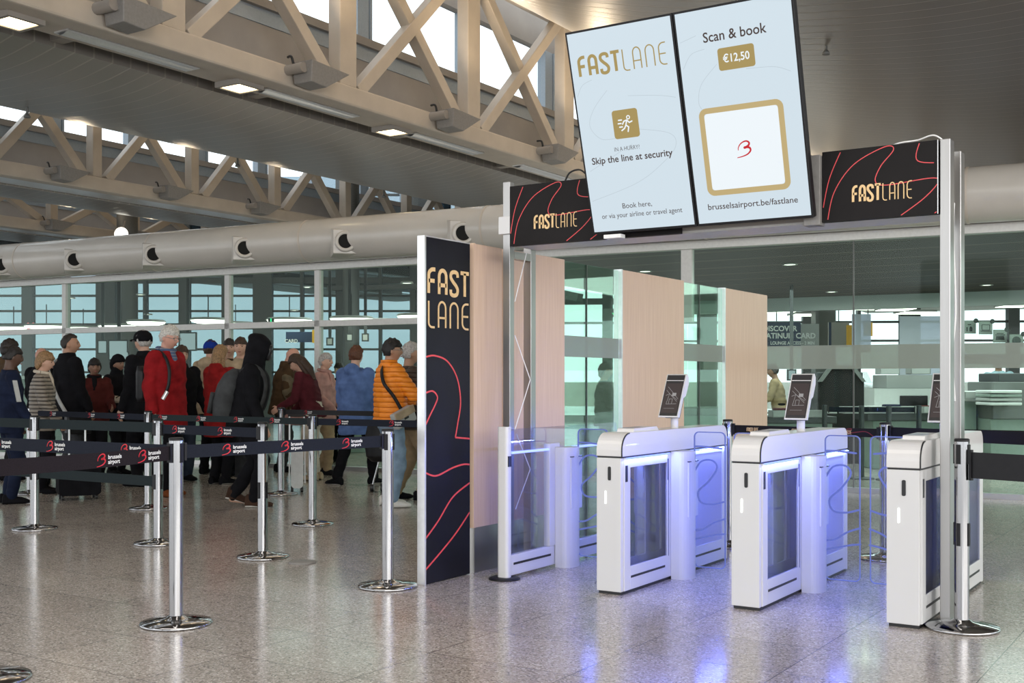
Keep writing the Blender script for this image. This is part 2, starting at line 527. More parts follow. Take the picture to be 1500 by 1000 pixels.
# ---- the FASTLANE lettering, drawn as rounded strokes; each letter fills a unit-high cell
LET = {
    'F': ([[(.10, 0), (.10, .74)] + arc(.36, .74, .26, 180, 90, 6) + [(.46, 1.0)], [(.10, .52), (.42, .52)]], .52),
    'A': ([[(.10, 0), (.10, .74)] + arc(.30, .74, .20, 180, 0, 10, .26) + [(.50, 0)], [(.10, .38), (.50, .38)]], .60),
    'S': ([spline([(.50, .78), (.47, .95), (.30, 1.0), (.13, .93), (.11, .74), (.25, .56), (.40, .42), (.50, .25), (.45, .06), (.28, 0.0), (.12, .06), (.10, .24)], 6)], .60),
    'T': ([[(.02, 1.0), (.50, 1.0)], [(.26, 1.0), (.26, 0)]], .52),
    'L': ([[(.10, 1.0), (.10, .18)] + arc(.28, .18, .18, 180, 270, 6) + [(.42, 0)]], .48),
    'N': ([[(.10, 0), (.10, .74)] + arc(.32, .74, .22, 180, 0, 10, .26) + [(.54, 0)]], .64),
    'E': ([[(.46, 1.0), (.34, 1.0)] + arc(.34, .76, .24, 90, 180, 6) + [(.10, .24)] + arc(.34, .24, .24, 180, 270, 6) + [(.46, 0)], [(.10, .5), (.44, .5)]], .50),
}
def lettering(mb, word, x, y, h, wscale, stroke, fr, mi=0, n0=0.0, n1=0.002, gap=0.06):
    for ch in word:
        strokes, adv = LET[ch]
        for st in strokes:
            q = [(x + a * h * wscale, y + stroke / 2 + b * (h - stroke)) for a, b in st]
            mb.stroke(q, stroke, fr, n0, n1, mi, rnd=False)
        x += (adv + gap) * h * wscale
    return x
def word_width(word, h, wscale, gap=0.06):
    return sum((LET[c][1] + gap) * h * wscale for c in word)

def airport_mark(mb, x, y, h, fr, mi, n0=0.0, n1=0.002):
    """red swoosh mark, h high, left bottom at x, y"""
    a = spline([(0.0, -.02), (.35, .03), (.70, .14), (.92, .34), (.90, .52), (.72, .60), (.55, .58)], 6)
    b = spline([(.60, .58), (.82, .70), (.88, .86), (.74, .98), (.52, .97), (.28, .84), (.12, .62), (.10, .46)], 6)
    for q, w0, w1 in ((a, .05, .17), (b, .15, .04)):
        m = len(q)
        wd = [(w0 + (w1 - w0) * i / (m - 1)) * h for i in range(m)]
        mb.stroke([(x + p * h, y + r * h) for p, r in q], wd, fr, n0, n1, mi)
# ---------------------------------------------------------------- the setting
def struct(mb, name, mats, **k):
    o = mb.build(name, mats, **k); o['kind'] = 'structure'; return o

struct(MB().box(-60, 14, -14, 52, -0.3, 0), 'floor', 'speckled_stone')
struct(MB().box(-4000, 4000, 60, 9000, -4.6, -4.4), 'ground', 'tarmac')

# roof: each bay is a hanging curve of slats between two trusses, seen from below
BAYS = [
    [(-11.25, 8.92), (-10.3, 7.7), (-9.2, 6.95), (-8.0, 6.42), (-6.5, 5.98), (-5.0, 5.68), (-3.5, 5.5), (-2.3, 5.47), (-1.4, 5.56), (-0.6, 5.75)],
    [(-21.3, 8.75), (-20.5, 8.0), (-19.5, 7.2), (-18.5, 6.5), (-17.5, 6.0), (-16.6, 5.66), (-15.5, 5.42), (-14.0, 5.36), (-13.2, 5.4), (-12.62, 5.5)],
    [(-28.3, 7.45), (-27.5, 7.2), (-26.7, 6.85), (-26.0, 6.4), (-25.3, 5.95), (-24.6, 5.65), (-23.9, 5.5), (-23.3, 5.45), (-22.4, 5.5)],
    [(-34.6, 8.5), (-33.6, 7.3), (-32.6, 6.4), (-32.0, 5.92), (-31.4, 5.58), (-30.8, 5.44), (-30.3, 5.43), (-29.4, 5.5)],
    [(-44, 8.5), (-41, 6.6), (-39, 5.7), (-37.5, 5.45), (-35.7, 5.5)],
]
YB, YE = -7.0, 47.0
for i, b in enumerate(BAYS):
    pr = spline(b, 4)
    mb = MB()
    vs = [(x, YB, z) for x, z in pr] + [(x, YE, z) for x, z in pr] + [(x, YB, z + .22) for x, z in pr] + [(x, YE, z + .22) for x, z in pr]
    m = len(pr)
    fs = []
    for k in range(m - 1):
        fs.append((k, k + 1, m + k + 1, m + k)); fs.append((2 * m + k, 3 * m + k, 3 * m + k + 1, 2 * m + k + 1))
    mb.add(vs, fs, 0, True)
    mb.add([vs[0], vs[m], vs[3 * m], vs[2 * m]], [(0, 1, 2, 3)]); e = m - 1
    mb.add([vs[e], vs[m + e], vs[3 * m + e], vs[2 * m + e]], [(0, 3, 2, 1)])
    struct(mb, 'ceiling', 'roof_slats')
# the roof's flat top edge right of the last bay, out of sight above the viewer
struct(MB().box(-0.7, 9, YB, YE, 5.75, 6.0), 'ceiling', 'roof_slats')

def clerestory(n, X, y0, y1, posts, sill, zt=8.26, base=5.78, top=8.95):
    """upright wall over a truss: plaster below, a band of glazing above"""
    struct(MB().box(X - .12, X, y0, y1, base, sill - .36), 'wall_clerestory', 'plaster_grey')
    fr = thing('window_%d' % n, None, None, (X, 0, 0)); fr['kind'] = 'structure'
    MB().box(X - .14, X + .10, y0, y1, sill - .13, sill, 0).build('window_sill', 'truss_dark', fr)
    MB().box(X - .12, X + .02, y0, y1, sill - .36, sill - .13, 0).build('sill_flashing', 'frame_blue_grey', fr)
    MB().box(X - .16, X + .02, y0, y1, zt, top, 0).build('window_head', 'plaster_grey', fr)
    mb = MB()
    for y in posts:
        mb.box(X - .16, X + .03, y - .16, y + .13, sill, zt)
        mb.box(X - .10, X + .05, y + .145, y + .195, sill, zt)
    mb.build('window_frame', 'frame_blue_grey', fr)
    MB().box(X - .09, X - .075, y0, y1, sill, zt).build('glass_pane', 'sky_glass', fr)
clerestory(1, -12.5, YB, 46, [-3.3, -.3, 2.7, 5.7, 8.6, 11.6, 14.78, 17.8, 20.8, 23.8, 26.8, 29.8, 32.8, 35.8, 38.8, 41.8], 7.03)
clerestory(2, -22.3, 0, 46, [1.2 + 2.1 * k for k in range(21)], 6.86, zt=8.4)
clerestory(3, -29.3, 0, 46, [1.2 + 2.6 * k for k in range(17)], 6.7, zt=7.1, top=7.6)
clerestory(4, -35.6, 0, 46, [1.2 + 2.6 * k for k in range(17)], 6.7)

# outer shell: glazed far fronts with dark columns and fine bars
def far_front(n, A, B, h, step, zs):
    A, B = V((A[0], A[1], 0)), V((B[0], B[1], 0))
    u = (B - A).normalized(); L = (B - A).length
    fr = (A, u, V((0, 0, 1)), u.cross(V((0, 0, 1))))
    fac = thing('window_%d' % n, None, None, tuple(A)); fac['kind'] = 'structure'
    pane = 'far_glass' if n == 5 else 'sky_glass'
    mb = MB()
    for k in range(int(L / step) + 1):
        wdt = (.62, .10, .34, .10)[k % 4]
        mb.fbox(fr, k * step - wdt / 2, k * step + wdt / 2, 0, h, -.15, .15)
    for i_, z in enumerate(zs):
        b_ = .10 if i_ % 3 == 0 else .035
        mb.fbox(fr, 0, L, z - b_, z + b_, -.06, .06)
    mb.build('window_frame', 'column_dark', fac)
    MB().fbox(fr, 0, L, 0, h, -.02, .0).build('glass_pane', pane, fac)
far_front(5, (-53, 10.5), (-20.4, 31.5), 8.0, 1.28, [0.1, 1.6, 2.35, 3.1, 3.6, 4.1, 4.6, 5.1, 5.6, 6.1, 6.7, 7.4])
far_front(6, (-20.4, 31.5), (8, 47), 8.0, 1.6, [0.1, 2.6, 3.2, 3.9, 4.6, 5.3, 6.0, 6.7])

# sloping stair and braces seen against the far glazing
mb = MB()
mb.beam((-24.6, 27.5, 5.6), (-15.5, 27.5, 3.6), .3, .22); mb.beam((-24.6, 27.5, 4.25), (-17, 27.5, 4.05), .3, .14)
mb.beam((-21, 28, 5.4), (-14.5, 28, 3.9), .2, .16)
struct(mb, 'trim_1', 'column_dark')
for k, (x, y) in enumerate(((-33.5, 19.5), (-27.5, 22), (-22, 25.5), (-17.2, 26.5), (-13.4, 27), (-9.5, 30))):
    struct(MB().tube([(x, y, 0), (x, y, 8)], .30 if k % 2 else .24, 16), 'column_interior', 'column_dark')

# ---------------------------------------------------------------- glazed wall of the security hall, beneath the air duct
W0 = V((-18.596, 12.142, 0)); WU = V((0.99559, 0.09376, 0)); WN = V((WU.y, -WU.x, 0))   # WN points towards the viewer
WF = (W0, WU, V((0, 0, 1)), WN)
gw = thing('wall_back', None, None, tuple(W0)); gw['kind'] = 'structure'
MB().fbox(WF, -6, 26, 2.96, 3.06, -.06, .10).build('head_rail', 'mullion_pale', gw)
MB().fbox(WF, -6, 26, 0, .06, -.05, .05).build('floor_rail', 'brushed_steel', gw)
MB().fbox(WF, -6, 8.9, 2.12, 2.21, -.05, .05).build('cross_rail', 'mullion_pale', gw)
joints = [-6, -1.7, 1.65, 5.23, 6.96, 9.6, 12.69, 14.73, 16.9, 19, 22, 26]
for a, b in zip(joints, joints[1:]):
    MB().fbox(WF, a + .005, b - .005, .06, 2.96, -.006, .006).build('glass_pane', 'facade_glass', gw)
for s_ in (-1.7, 1.65, 5.23, 6.96):
    MB().fbox(WF, s_ - .045, s_ + .045, .06, 2.96, -.05, .05).build('mullion', 'mullion_pale', gw)
MB().fbox(WF, 12.62, 12.76, 2.05, 2.96, -.05, .05).build('mullion', 'mullion_pale', gw)
for s_ in (14.73,):
    MB().fbox(WF, s_ - .008, s_ + .008, .06, 2.96, -.01, .01).build('joint_seal', 'column_dark', gw)
MB().fbox(WF, 12.9, 26, 1.455, 1.735, .008, .012).build('frosted_band', 'frost_band', gw)

# fascia between the duct and the security hall's low roof
struct(MB().fbox(WF, 8.5, 26, 3.06, 3.2, -9.5, -.02), 'ceiling', 'plaster_grey')
struct(MB().fbox(WF, 8.95, 26, 2.99, 3.05, -9.3, -.08), 'ceiling', 'low_ceiling_slats')
struct(MB().fbox(WF, 8.95, 26, 2.72, 3.0, -9.5, -9.3), 'trim_2', 'brushed_steel')
struct(MB().fbox(WF, 8.95, 26, 4.0, 4.1, -33, -9.5), 'ceiling', 'mullion_pale')

# ---------------------------------------------------------------- roof trusses
def truss(X, verts, y0, y1, zb, zt, label, paint, xbrace=True, depth=.34, wide=.20):
    t = thing('roof_truss', label, 'roof truss', (X, y0, zb), group=None)
    MB().box(X - depth, X, y0, y1, zb, zb + .30).build('bottom_chord', paint, t, bevel=.03)
    MB().box(X - depth, X, y0, y1, zt, zt + .42).build('top_chord', paint, t, bevel=.02)
    xm = X - depth / 2
    for y in verts:
        MB().box(xm - .12, xm + .12, y - wide, y + wide - .02, zb + .3, zt).build('vertical_post', paint, t, bevel=.015)
    for a, b in zip(verts, verts[1:]):
        for (ya, yb) in ((a + .28, b - .28), (b - .28, a + .28)):
            dx = .012 if yb > ya else -.012
            MB().beam((xm + dx, ya, zb + .28), (xm + dx, yb, zt + .04), .20, .20, (1, 0, 0)).build('diagonal_brace', paint, t, bevel=.012)
    return t
truss(-11.5, [-.12 + 3.365 * k for k in range(-1, 13)], -5, 42, 5.5, 8.48, 'nearest roof truss with tall crossed braces above the entrance gate', 'truss_paint')
truss(-21.3, [13.5 + 2.78 * k for k in range(-1, 11)], 9, 44, 5.5, 8.3, 'second roof truss showing a row of inverted V braces under narrow windows', 'truss_paint', depth=.3, wide=.13)
truss(-28.4, [17.4 + 2.85 * k for k in range(-1, 10)], 13, 44, 5.5, 7.0, 'third roof truss, half hidden by the sagging slatted ceiling bay', 'truss_paint', depth=.3, wide=.13)
truss(-34.7, [21.6 + 2.85 * k for k in range(-1, 8)], 17, 44, 5.5, 8.2, 'farthest small roof truss just above the air duct', 'truss_paint', depth=.3, wide=.13)

# soffit, and black board painting the shade of the gap beside each bottom chord
struct(MB().box(-12.26, -11.84, YB, 46, 5.52, 5.6), 'trim_3', 'truss_paint')
mb = MB().box(-12.66, -12.24, YB, 46, 5.66, 5.74)
for k in range(11): mb.box(-12.64, -12.26, 2.2 + 3.36 * k, 2.38 + 3.36 * k, 5.56, 5.66, 1)
struct(mb, 'trim_4', ['gap_black', 'truss_dark'])
for X in (-21.6, -28.7, -35.0):
    struct(MB().box(X - .75, X, 6, 46, 5.53, 5.6), 'trim_5', 'silver_trim')

# square downlights set in the soffit
LB = ['square warm soffit lamp at the top left corner under the nearest truss',
      'square warm soffit lamp under the nearest truss, left of the crossed braces',
      'square warm soffit lamp under the nearest truss, closest to the black header']
for (y, lab) in ((8.035, LB[0]), (11.55, LB[1]), (14.97, LB[2])):
    t = thing('soffit_lamp', lab, 'ceiling lamp', (-12.03, y, 5.44), group='soffit lamps under the nearest truss')
    mb = MB()
    for a, b, c, d in ((-.24, .24, -.24, -.19), (-.24, .24, .19, .24), (-.24, -.19, -.19, .19), (.19, .24, -.19, .19)):
        mb.box(-12.03 + a, -12.03 + b, y + c, y + d, 5.44, 5.53)
    mb.build('lamp_housing', 'truss_dark', t)
    MB().box(-12.22, -11.84, y - .19, y + .19, 5.455, 5.475).build('diffuser', 'warm_lamp', t)
# curved reflector trays hanging between the lamps
for k, y in enumerate((9.6, 12.9, 16.4, 19.8)):
    a = spline([(-11.88, 5.52), (-12.0, 5.47), (-12.12, 5.5)], 5)
    mb = MB()
    vs = [(x, y - .95, z) for x, z in a] + [(x, y + 1.05, z + .02) for x, z in a]
    m = len(a)
    mb.add(vs, [(i, i + 1, m + i + 1, m + i) for i in range(m - 1)], 0, True)
    mb.box(-12.13, -11.86, y - .97, y + 1.07, 5.50, 5.53)
    tag(mb.build('reflector_tray', 'silver_trim', origin=(-12, y, 5.5)), ['pale curved tray under the nearest truss beside the top left lamp', 'pale curved tray under the nearest truss between the second and third lamp', 'pale curved tray under the nearest truss right of the third lamp', 'pale curved tray under the nearest truss just left of the black header'][k], 'light reflector', 'reflector trays')

# wedge-shaped uplights clamped to the chords
def uplight(loc, label, group, sc=1.0):
    x, y, z = loc
    t = thing('uplight', label, 'floodlight', loc, group=group)
    fr = (V(loc), V((0, 1, 0)), V((0, 0, 1)), V((1, 0, 0)))
    fr2 = frame((x + .02 * sc, y, z), (0, 1, 0), (0, 0, 1))
    # a wedge: open face up, tapering away from the chord
    vs = [(x + .05, y - .15 * sc, z + .10 * sc), (x + .05, y + .62 * sc, z + .06 * sc), (x + .42 * sc, y + .62 * sc, z + .06 * sc), (x + .42 * sc, y - .15 * sc, z + .10 * sc),
          (x + .05, y - .10 * sc, z - .18 * sc), (x + .05, y + .20 * sc, z - .20 * sc), (x + .36 * sc, y + .20 * sc, z - .20 * sc), (x + .36 * sc, y - .10 * sc, z - .18 * sc)]
    mb = MB().add(vs, [(0, 3, 2, 1), (4, 5, 6, 7), (0, 1, 5, 4), (1, 2, 6, 5), (2, 3, 7, 6), (3, 0, 4, 7)])
    mb.build('lamp_housing', 'grey_box', t, bevel=.012)
    MB().tube([(x, y - .18 * sc, z), (x + .3 * sc, y - .18 * sc, z)], .07 * sc, 12).build('pivot_knob', 'truss_dark', t)
    MB().tube(spline([(x + .1, y - .15 * sc, z + .02), (x + .1, y - .2 * sc, z + .16 * sc), (x - .05, y - .12 * sc, z + .2 * sc)], 5), .018 * sc, 8).build('cable', 'seam_black', t)
    l = area('uplight_glow', (x + .45, y + .2, z + .15), (x + 3.2, y + .6, z + 3.0), .35, .5, 120 * sc if x > -15 else 40, (1.0, 0.80, 0.56), 150)
    return t
UP = [(8.95, 'wedge uplight at the top left, cut by the upper picture edge'), (12.15, 'wedge uplight on the nearest truss left of its first crossed brace'), (15.55, 'wedge uplight on the nearest truss in the middle of its length'), (18.95, 'wedge uplight on the nearest truss right beside the screens')]
UP += [(22.35, 'wedge uplight on the nearest truss, behind the left screen'), (25.7, 'wedge uplight on the nearest truss, behind the right screen'), (29.1, 'wedge uplight on the nearest truss, far end beyond the screens')]
for y, l in UP: uplight((-11.5, y, 5.72), l, 'uplights on the nearest truss', 1.05)
for y, l in ((15.15, 'small uplight on the second truss, leftmost of three'), (18.0, 'small uplight on the second truss, middle of three'), (20.9, 'small uplight on the second truss, closest to the duct')):
    uplight((-21.3, y, 5.72), l, 'uplights on the second truss', 1.0)
for y, l in ((20.0, 'tiny uplight on the third truss, left one'), (22.9, 'tiny uplight on the third truss, right one')):
    uplight((-28.4, y, 5.72), l, 'uplights on the third truss', 1.0)

# sprinkler heads under the slatted bays
SPR = [((-15.4, 10.5, 5.38), 'tiny sprinkler head on the slats above the leftmost narrow windows'), ((-16.3, 15.6, 5.54), 'tiny sprinkler head on the slats above the inverted V braces'),
       ((-16.3, 20.0, 5.54), 'tiny sprinkler head on the slats right of the middle lamp'), ((-16.2, 24.6, 5.52), 'tiny sprinkler head on the slats just left of the gate header'),
       ((-4.9, 11.2, 5.68), 'tiny sprinkler head on the right ceiling bay above the right header'), ((-4.6, 14.6, 5.64), 'tiny sprinkler head on the right ceiling bay near the right picture edge'), ((-8.0, 22.0, 6.42), 'tiny sprinkler head on the right ceiling bay beside the screens')]
for p, l in SPR:
    t = thing('sprinkler', l, 'sprinkler', (p[0], p[1], p[2] - .13), group='sprinkler heads')
    MB().tube([(p[0], p[1], p[2] + .05), (p[0], p[1], p[2] - .08)], .018, 8).build('pipe', 'column_dark', t)
    MB().lathe([(0, -.02), (.05, -.02), (.05, 0), (.015, .05), (0, .05)], (p[0], p[1], p[2] - .11), 12).build('deflector', 'column_dark', t)

# ---------------------------------------------------------------- air duct with nozzles along the glazed wall
R_D = 0.31
def on_wall(s_, z, n): return W0 + WU * s_ + V((0, 0, z)) + WN * n
dt = thing('air_duct', 'long round pale air duct lying along the top of the glass wall', 'air duct', tuple(on_wall(0, 3.06, .26)))
c0, c1 = on_wall(-7, 3.36, .26), on_wall(26, 3.36, .26)
MB().tube([c0, c1], R_D, 48).build('duct_tube', 'duct_paint', dt)
mb = MB()
for s_ in (-5, -2, 1, 4, 7, 10, 13, 16, 19, 22): mb.tube([on_wall(s_, 3.36, .26), on_wall(s_ + .03, 3.36, .26)], R_D + .004, 48)
mb.build('seam', 'truss_paint', dt)
NZ = [(.69, 'leftmost'), (2.44, 'second from the left'), (4.17, 'third from the left'), (5.98, 'fourth from the left'), (7.8, 'fifth from the left'), (9.71, 'rightmost, beside the gate frame')]
for s_, l in NZ:
    c = on_wall(s_, 3.28, .26 + R_D - .07)
    t = thing('duct_nozzle', 'square hooded air nozzle with round mouth on the duct, ' + l, 'air nozzle', tuple(c), group='nozzles along the air duct')
    ax = (WN * .80 + WU * .60).normalized()
    ux = V((0, 0, 1)).cross(ax).normalized(); uy = ax.cross(ux)
    b0, b1 = .21, .17
    vs = [c + ux * (sx * b0) + uy * (sy * b0) - ax * .14 for sx, sy in ((-1, -1), (1, -1), (1, 1), (-1, 1))] + [c + ux * (sx * b1) + uy * (sy * b1) + ax * .05 for sx, sy in ((-1, -1), (1, -1), (1, 1), (-1, 1))]
    MB().add(vs, [(0, 1, 5, 4), (1, 2, 6, 5), (2, 3, 7, 6), (3, 0, 4, 7), (4, 5, 6, 7)]).build('nozzle_hood', 'duct_paint', t, bevel=.01)
    axf = (ux, uy, ax)
    MB().lathe([(.15, .045), (.15, .10), (.125, .115), (.095, .10), (.09, .058)], c, 28, axis=axf).build('nozzle_ring', 'duct_paint', t)
    MB().lathe([(.10, .103), (0.0, .100)], c, 28, axis=axf).build('nozzle_mouth', 'gap_black', t)  # black disc painted for the dark inside the mouth
# ---------------------------------------------------------------- the row of gates
GY0, GY1 = 6.25, 7.92
def side_frame(x, sgn):
    return (V((x, 0, 0)), V((0, 1, 0)), V((0, 0, 1)), V((1, 0, 0)))

SWIRLS = [spline([(.02, .80), (.12, .80), (.30, .79)], 5),
          spline([(.0, .62), (.08, .70), (.20, .71), (.25, .66), (.16, .57), (.05, .50), (.08, .43), (.20, .42), (.32, .44)], 6),
          spline([(.0, .24), (.10, .25), (.22, .30), (.34, .33)], 6), spline([(.0, .18), (.12, .20), (.24, .22), (.34, .23)], 6)]
def wing(parent, xa, xb, y=7.10):
    """one clear door leaf reaching from its hinge box (xa) to the middle of the lane (xb), with glowing edges and etched curves"""
    lo, hi = min(xa, xb), max(xa, xb)
    fr = (V((lo, y, 0)), V((1, 0, 0)), V((0, 0, 1)), V((0, -1, 0)))
    w_ = hi - lo
    leaf = MB().prism(rrect(0, w_, .07, .975, .035), fr, -.005, .005).build('door_leaf', 'gate_glass', parent)
    MB().stroke(rrect(.004, w_ - .004, .074, .971, .032), .006, fr, -.006, .006, closed=True).build('leaf_edge', 'blue_etch', leaf)
    mb = MB()
    k = w_ / .34
    for q in SWIRLS: mb.stroke([((a if xb > xa else .34 - a) * k, .075 + b) for a, b in q], .012, fr, .0052, .0062)
    mb.build('etched_pattern', 'blue_etch', leaf)
    for ch in leaf.children: ch.location = (0, 0, 0)
    return leaf

def motor_post(parent, xa, sgn, name='motor_post'):
    """rounded upright standing in the lane beside the cabinet, its hinge box and the dark slot"""
    out = xa + sgn * .12
    xm = (xa + out) / 2
    fr = (V((0, 0, 0)), V((1, 0, 0)), V((0, 1, 0)), V((0, 0, 1)))
    poly = [(xa, 6.95), (xa + sgn * .06, 6.95)] + [(xa + sgn * (.06 + .06 * math.sin(math.radians(t))), 7.05 - .10 * math.cos(math.radians(t))) for t in range(15, 180, 15)] + [(xa + sgn * .06, 7.15), (xa, 7.15)]
    p = MB().prism(poly, fr, 0, .845).build(name, 'gate_white', parent, bevel=.004)
    x0, x1 = sorted((xa + sgn * .015, xa + sgn * .115))
    MB().box(x0, x1, 6.985, 7.14, .41, .775).build('hinge_box', 'gate_white', p, bevel=.006)
    MB().box(x0 - .002, x1 + .002, 6.983, 7.142, .775, .781).build('seam', 'seam_black', p)
    for ch in p.children: ch.location = (0, 0, 0)
    return p

def gate(x0, x1, label, left=True, right=True, kiosk_dy=0.0, xr=None, xl=None):
    t = thing('access_gate', label, 'access gate', ((x0 + x1) / 2, GY0, 0), group='row of white access gates')
    yz = (V((x0, 0, 0)), V((0, 1, 0)), V((0, 0, 1)), V((1, 0, 0)))
    w_ = x1 - x0
    lid = [(GY0, .848)] + arc(GY0 + .105, .885, .105, 180, 90, 8) + arc(GY1 - .08, .91, .08, 90, 0, 6) + [(GY1, .848)]
    MB().prism(lid, yz, 0, w_).build('lid', 'gate_lid', t, bevel=.004)
    MB().prism([(a, b) for a, b in ([(GY0 - .001, .848)] + arc(GY0 + .105, .885, .106, 180, 90, 8) + [(GY0 + .105, .984)] + arc(GY0 + .105, .885, .099, 90, 180, 8) + [(GY0 + .006, .848)])], yz, w_ - .006, w_ + .0008).build('lid_seam', 'seam_black', t)
    MB().box(x0 + .004, x1 - .004, GY0 + .004, GY1 - .004, .838, .848).build('seam', 'seam_black', t)
    MB().box(x0, x1 - .008, GY0, GY0 + .035, .018, .838).build('front_panel', 'gate_white', t, bevel=.003)
    MB().box(x0 + .01, x1 - .01, GY0 + .01, GY1 - .01, 0, .018).build('plinth', 'seam_black', t)
    MB().box(x0, x1, GY1 - .04, GY1, .012, .838).build('rear_panel', 'gate_white', t, bevel=.003)
    cx = (x0 + x1) / 2
    sl = MB().prism(rrect(cx - .008, cx + .012, .70, .785, .008), (V((0, GY0, 0)), V((1, 0, 0)), V((0, 0, 1)), V((0, -1, 0))), 0, .004).build('sensor_slot', 'seam_black', t)
    MB().prism(rrect(cx - .030, cx - .020, .555, .635, .004), (V((0, GY0, 0)), V((1, 0, 0)), V((0, 0, 1)), V((0, -1, 0))), 0, .003).build('status_light', 'white_led', t)
    for sgn, x, on in ((1, x1, right), (-1, x0, left)):
        a, b = (x - .016, x) if sgn > 0 else (x, x + .016)
        f = MB()
        f.box(a, b, GY0 + .035, GY0 + .115, .02, .838)
        f.box(a, b, 6.90, 6.97, .16, .838)
        f.box(a, b, GY0 + .115, 6.90, .775, .838)
        f.box(a, b, GY0 + .115, GY1 - .04, .02, .165)
        f.box(a, b, 7.15, 7.20, .165, .838); f.box(a, b, GY1 - .09, GY1 - .04, .165, .838); f.box(a, b, 7.20, GY1 - .09, .80, .838)
        f.build('side_frame', 'gate_white', t, bevel=.003)
        m_ = (a + b) / 2
        MB().box(m_ - .003, m_ + .003, GY0 + .115, 6.90, .165, .775).build('side_window', 'smoked_glass' if on else 'blue_glass', t)
        MB().box(m_ - .003, m_ + .003, 7.20, GY1 - .09, .165, .80).build('rear_window', 'frosted_white' if on else 'smoked_glass', t)
        e0, e1 = (x, x + .002) if sgn > 0 else (x - .002, x)
        MB().box(e0, e1, GY0 + .12, 6.86, .092, .106).box(e0, e1, 7.24, GY1 - .12, .092, .106).build('slot_groove', 'seam_black', t)
        MB().box(e0, e1, GY0 + .045, GY0 + .075, .69, .79).build('side_sensor', 'seam_black', t)
        if on:
            MB().box(e0, e1, 6.90, 6.915, .66, .80).box(e0, e1, 6.912, 6.916, .16, .66).build('edge_seam', 'sign_navy', t)
            MB().box(x - sgn * .010 - .004, x - sgn * .010 + .004 + sgn * .006, GY0 + .06, 6.94, .826, .838).box(x - sgn * .010 - .004, x - sgn * .010 + .004 + sgn * .006, 7.16, GY1 - .06, .826, .838).build('light_strip', 'blue_led', t)
            lane = xr if sgn > 0 else xl
            motor_post(t, x, sgn)
            wing(t, x + sgn * .10, lane - sgn * .028)
            for yy, ln in ((6.58, .62), (7.55, .66)):
                l = area('gate_light', (x + sgn * .006, yy, .831), (x + sgn * .22, yy, .0), ln, .014, 4.6, (.16, .22, 1.0))
                zv = V((-sgn * .66, 0, .75)).normalized(); xv = V((0, 1, 0)); yv = zv.cross(xv)
                l.rotation_euler = Matrix((xv, yv, zv)).transposed().to_euler()
    # scanner hump and the face tablet on its stalk
    sc = MB().prism([(6.46, .985), (6.475, 1.012), (6.80, 1.016), (6.84, .985)], (V((x0 + .03, 0, 0)), V((0, 1, 0)), V((0, 0, 1)), V((1, 0, 0))), 0, w_ - .06).build('scanner', 'gate_lid', t, bevel=.006)
    MB().box(x0 + .05, x1 - .05, 6.50, 6.68, 1.010, 1.016).build('scanner_glass', 'smoked_glass', sc)
    for ch in sc.children: ch.location = (0, 0, 0)
    MB().tube([(cx + .005, 7.19, .98), (cx + .005, 7.19, 1.12)], .026, 20).build('tablet_stalk', 'gate_lid', t)
    tw, th = .145, .325
    tilt = math.radians(27)
    up = V((0, math.sin(tilt), math.cos(tilt)))
    o = V((cx - tw / 2 + .003, 7.085, 1.065))
    fr = (o, V((1, 0, 0)), up, V((1, 0, 0)).cross(up))
    prof = [(0, 0), (.012, -.030), (.16, -.030), (.19, -.055), (th - .04, -.062), (th, -.045), (th + .012, -.012), (th, 0)]
    mb = MB()
    pf = (o, up, fr[3], V((-1, 0, 0)))     # outline in the (up, out) plane, thickness along -x
    mb.prism([(a, b) for a, b in prof], (o, up, fr[3], up.cross(fr[3])), 0, tw * (1 if up.cross(fr[3]).x > 0 else -1))
    tb = mb.build('tablet', 'gate_lid', t, bevel=.006)
    MB().fbox(fr, .008, tw - .008, .012, th - .006, 0.0, .004).build('tablet_bezel', 'seam_black', tb)
    sm = MB().fbox(fr, .014, tw - .014, .03, .255, .004, .0055, 0)
    q = lambda pts, wd=.0022: sm.stroke([(a * tw, b * th) for a, b in pts], wd, fr, .0055, .0062, 1, rnd=False)
    q([(.18, .62), (.46, .50), (.80, .36)]); q([(.22, .70), (.56, .55), (.84, .42)]); q([(.18, .50), (.36, .54), (.28, .30), (.80, .31)]); q([(.36, .54), (.80, .40)]); q([(.40, .31), (.40, .42), (.56, .42), (.56, .31)]); q([(.2, .20), (.74, .20)], .0014)
    sm.fbox(fr, .50 * tw, .70 * tw, .49 * th, .56 * th, .0055, .0062, 1)
    sm.build('screen', ['kiosk_screen', 'kiosk_line'], tb)
    MB().fbox(fr, .010, tw - .010, .274, .279, .004, .0052).build('bezel_line', 'silver_trim', tb)
    MB().fbox(fr, .02, tw - .02, .03, .20, -.075, -.03).build('rear_housing', 'black_plastic', tb)
    for ch in tb.children: ch.location = (0, 0, 0)
    return t

g1x, g2x, g3x = (-3.405, -3.229), (-2.522, -2.345), (-1.642, -1.464)
c01, c12, c23 = (-4.09 + g1x[0]) / 2, (g1x[1] + g2x[0]) / 2, (g2x[1] + g3x[0]) / 2
gate(*g1x, 'white access gate with tablet, leftmost of three, beside the clear glass fence', xl=c01, xr=c12)
gate(*g2x, 'white access gate with tablet in the middle of the row of three', xl=c12, xr=c23)
gate(*g3x, 'white access gate at the right end, partly behind the steel post', right=False, xl=c23)

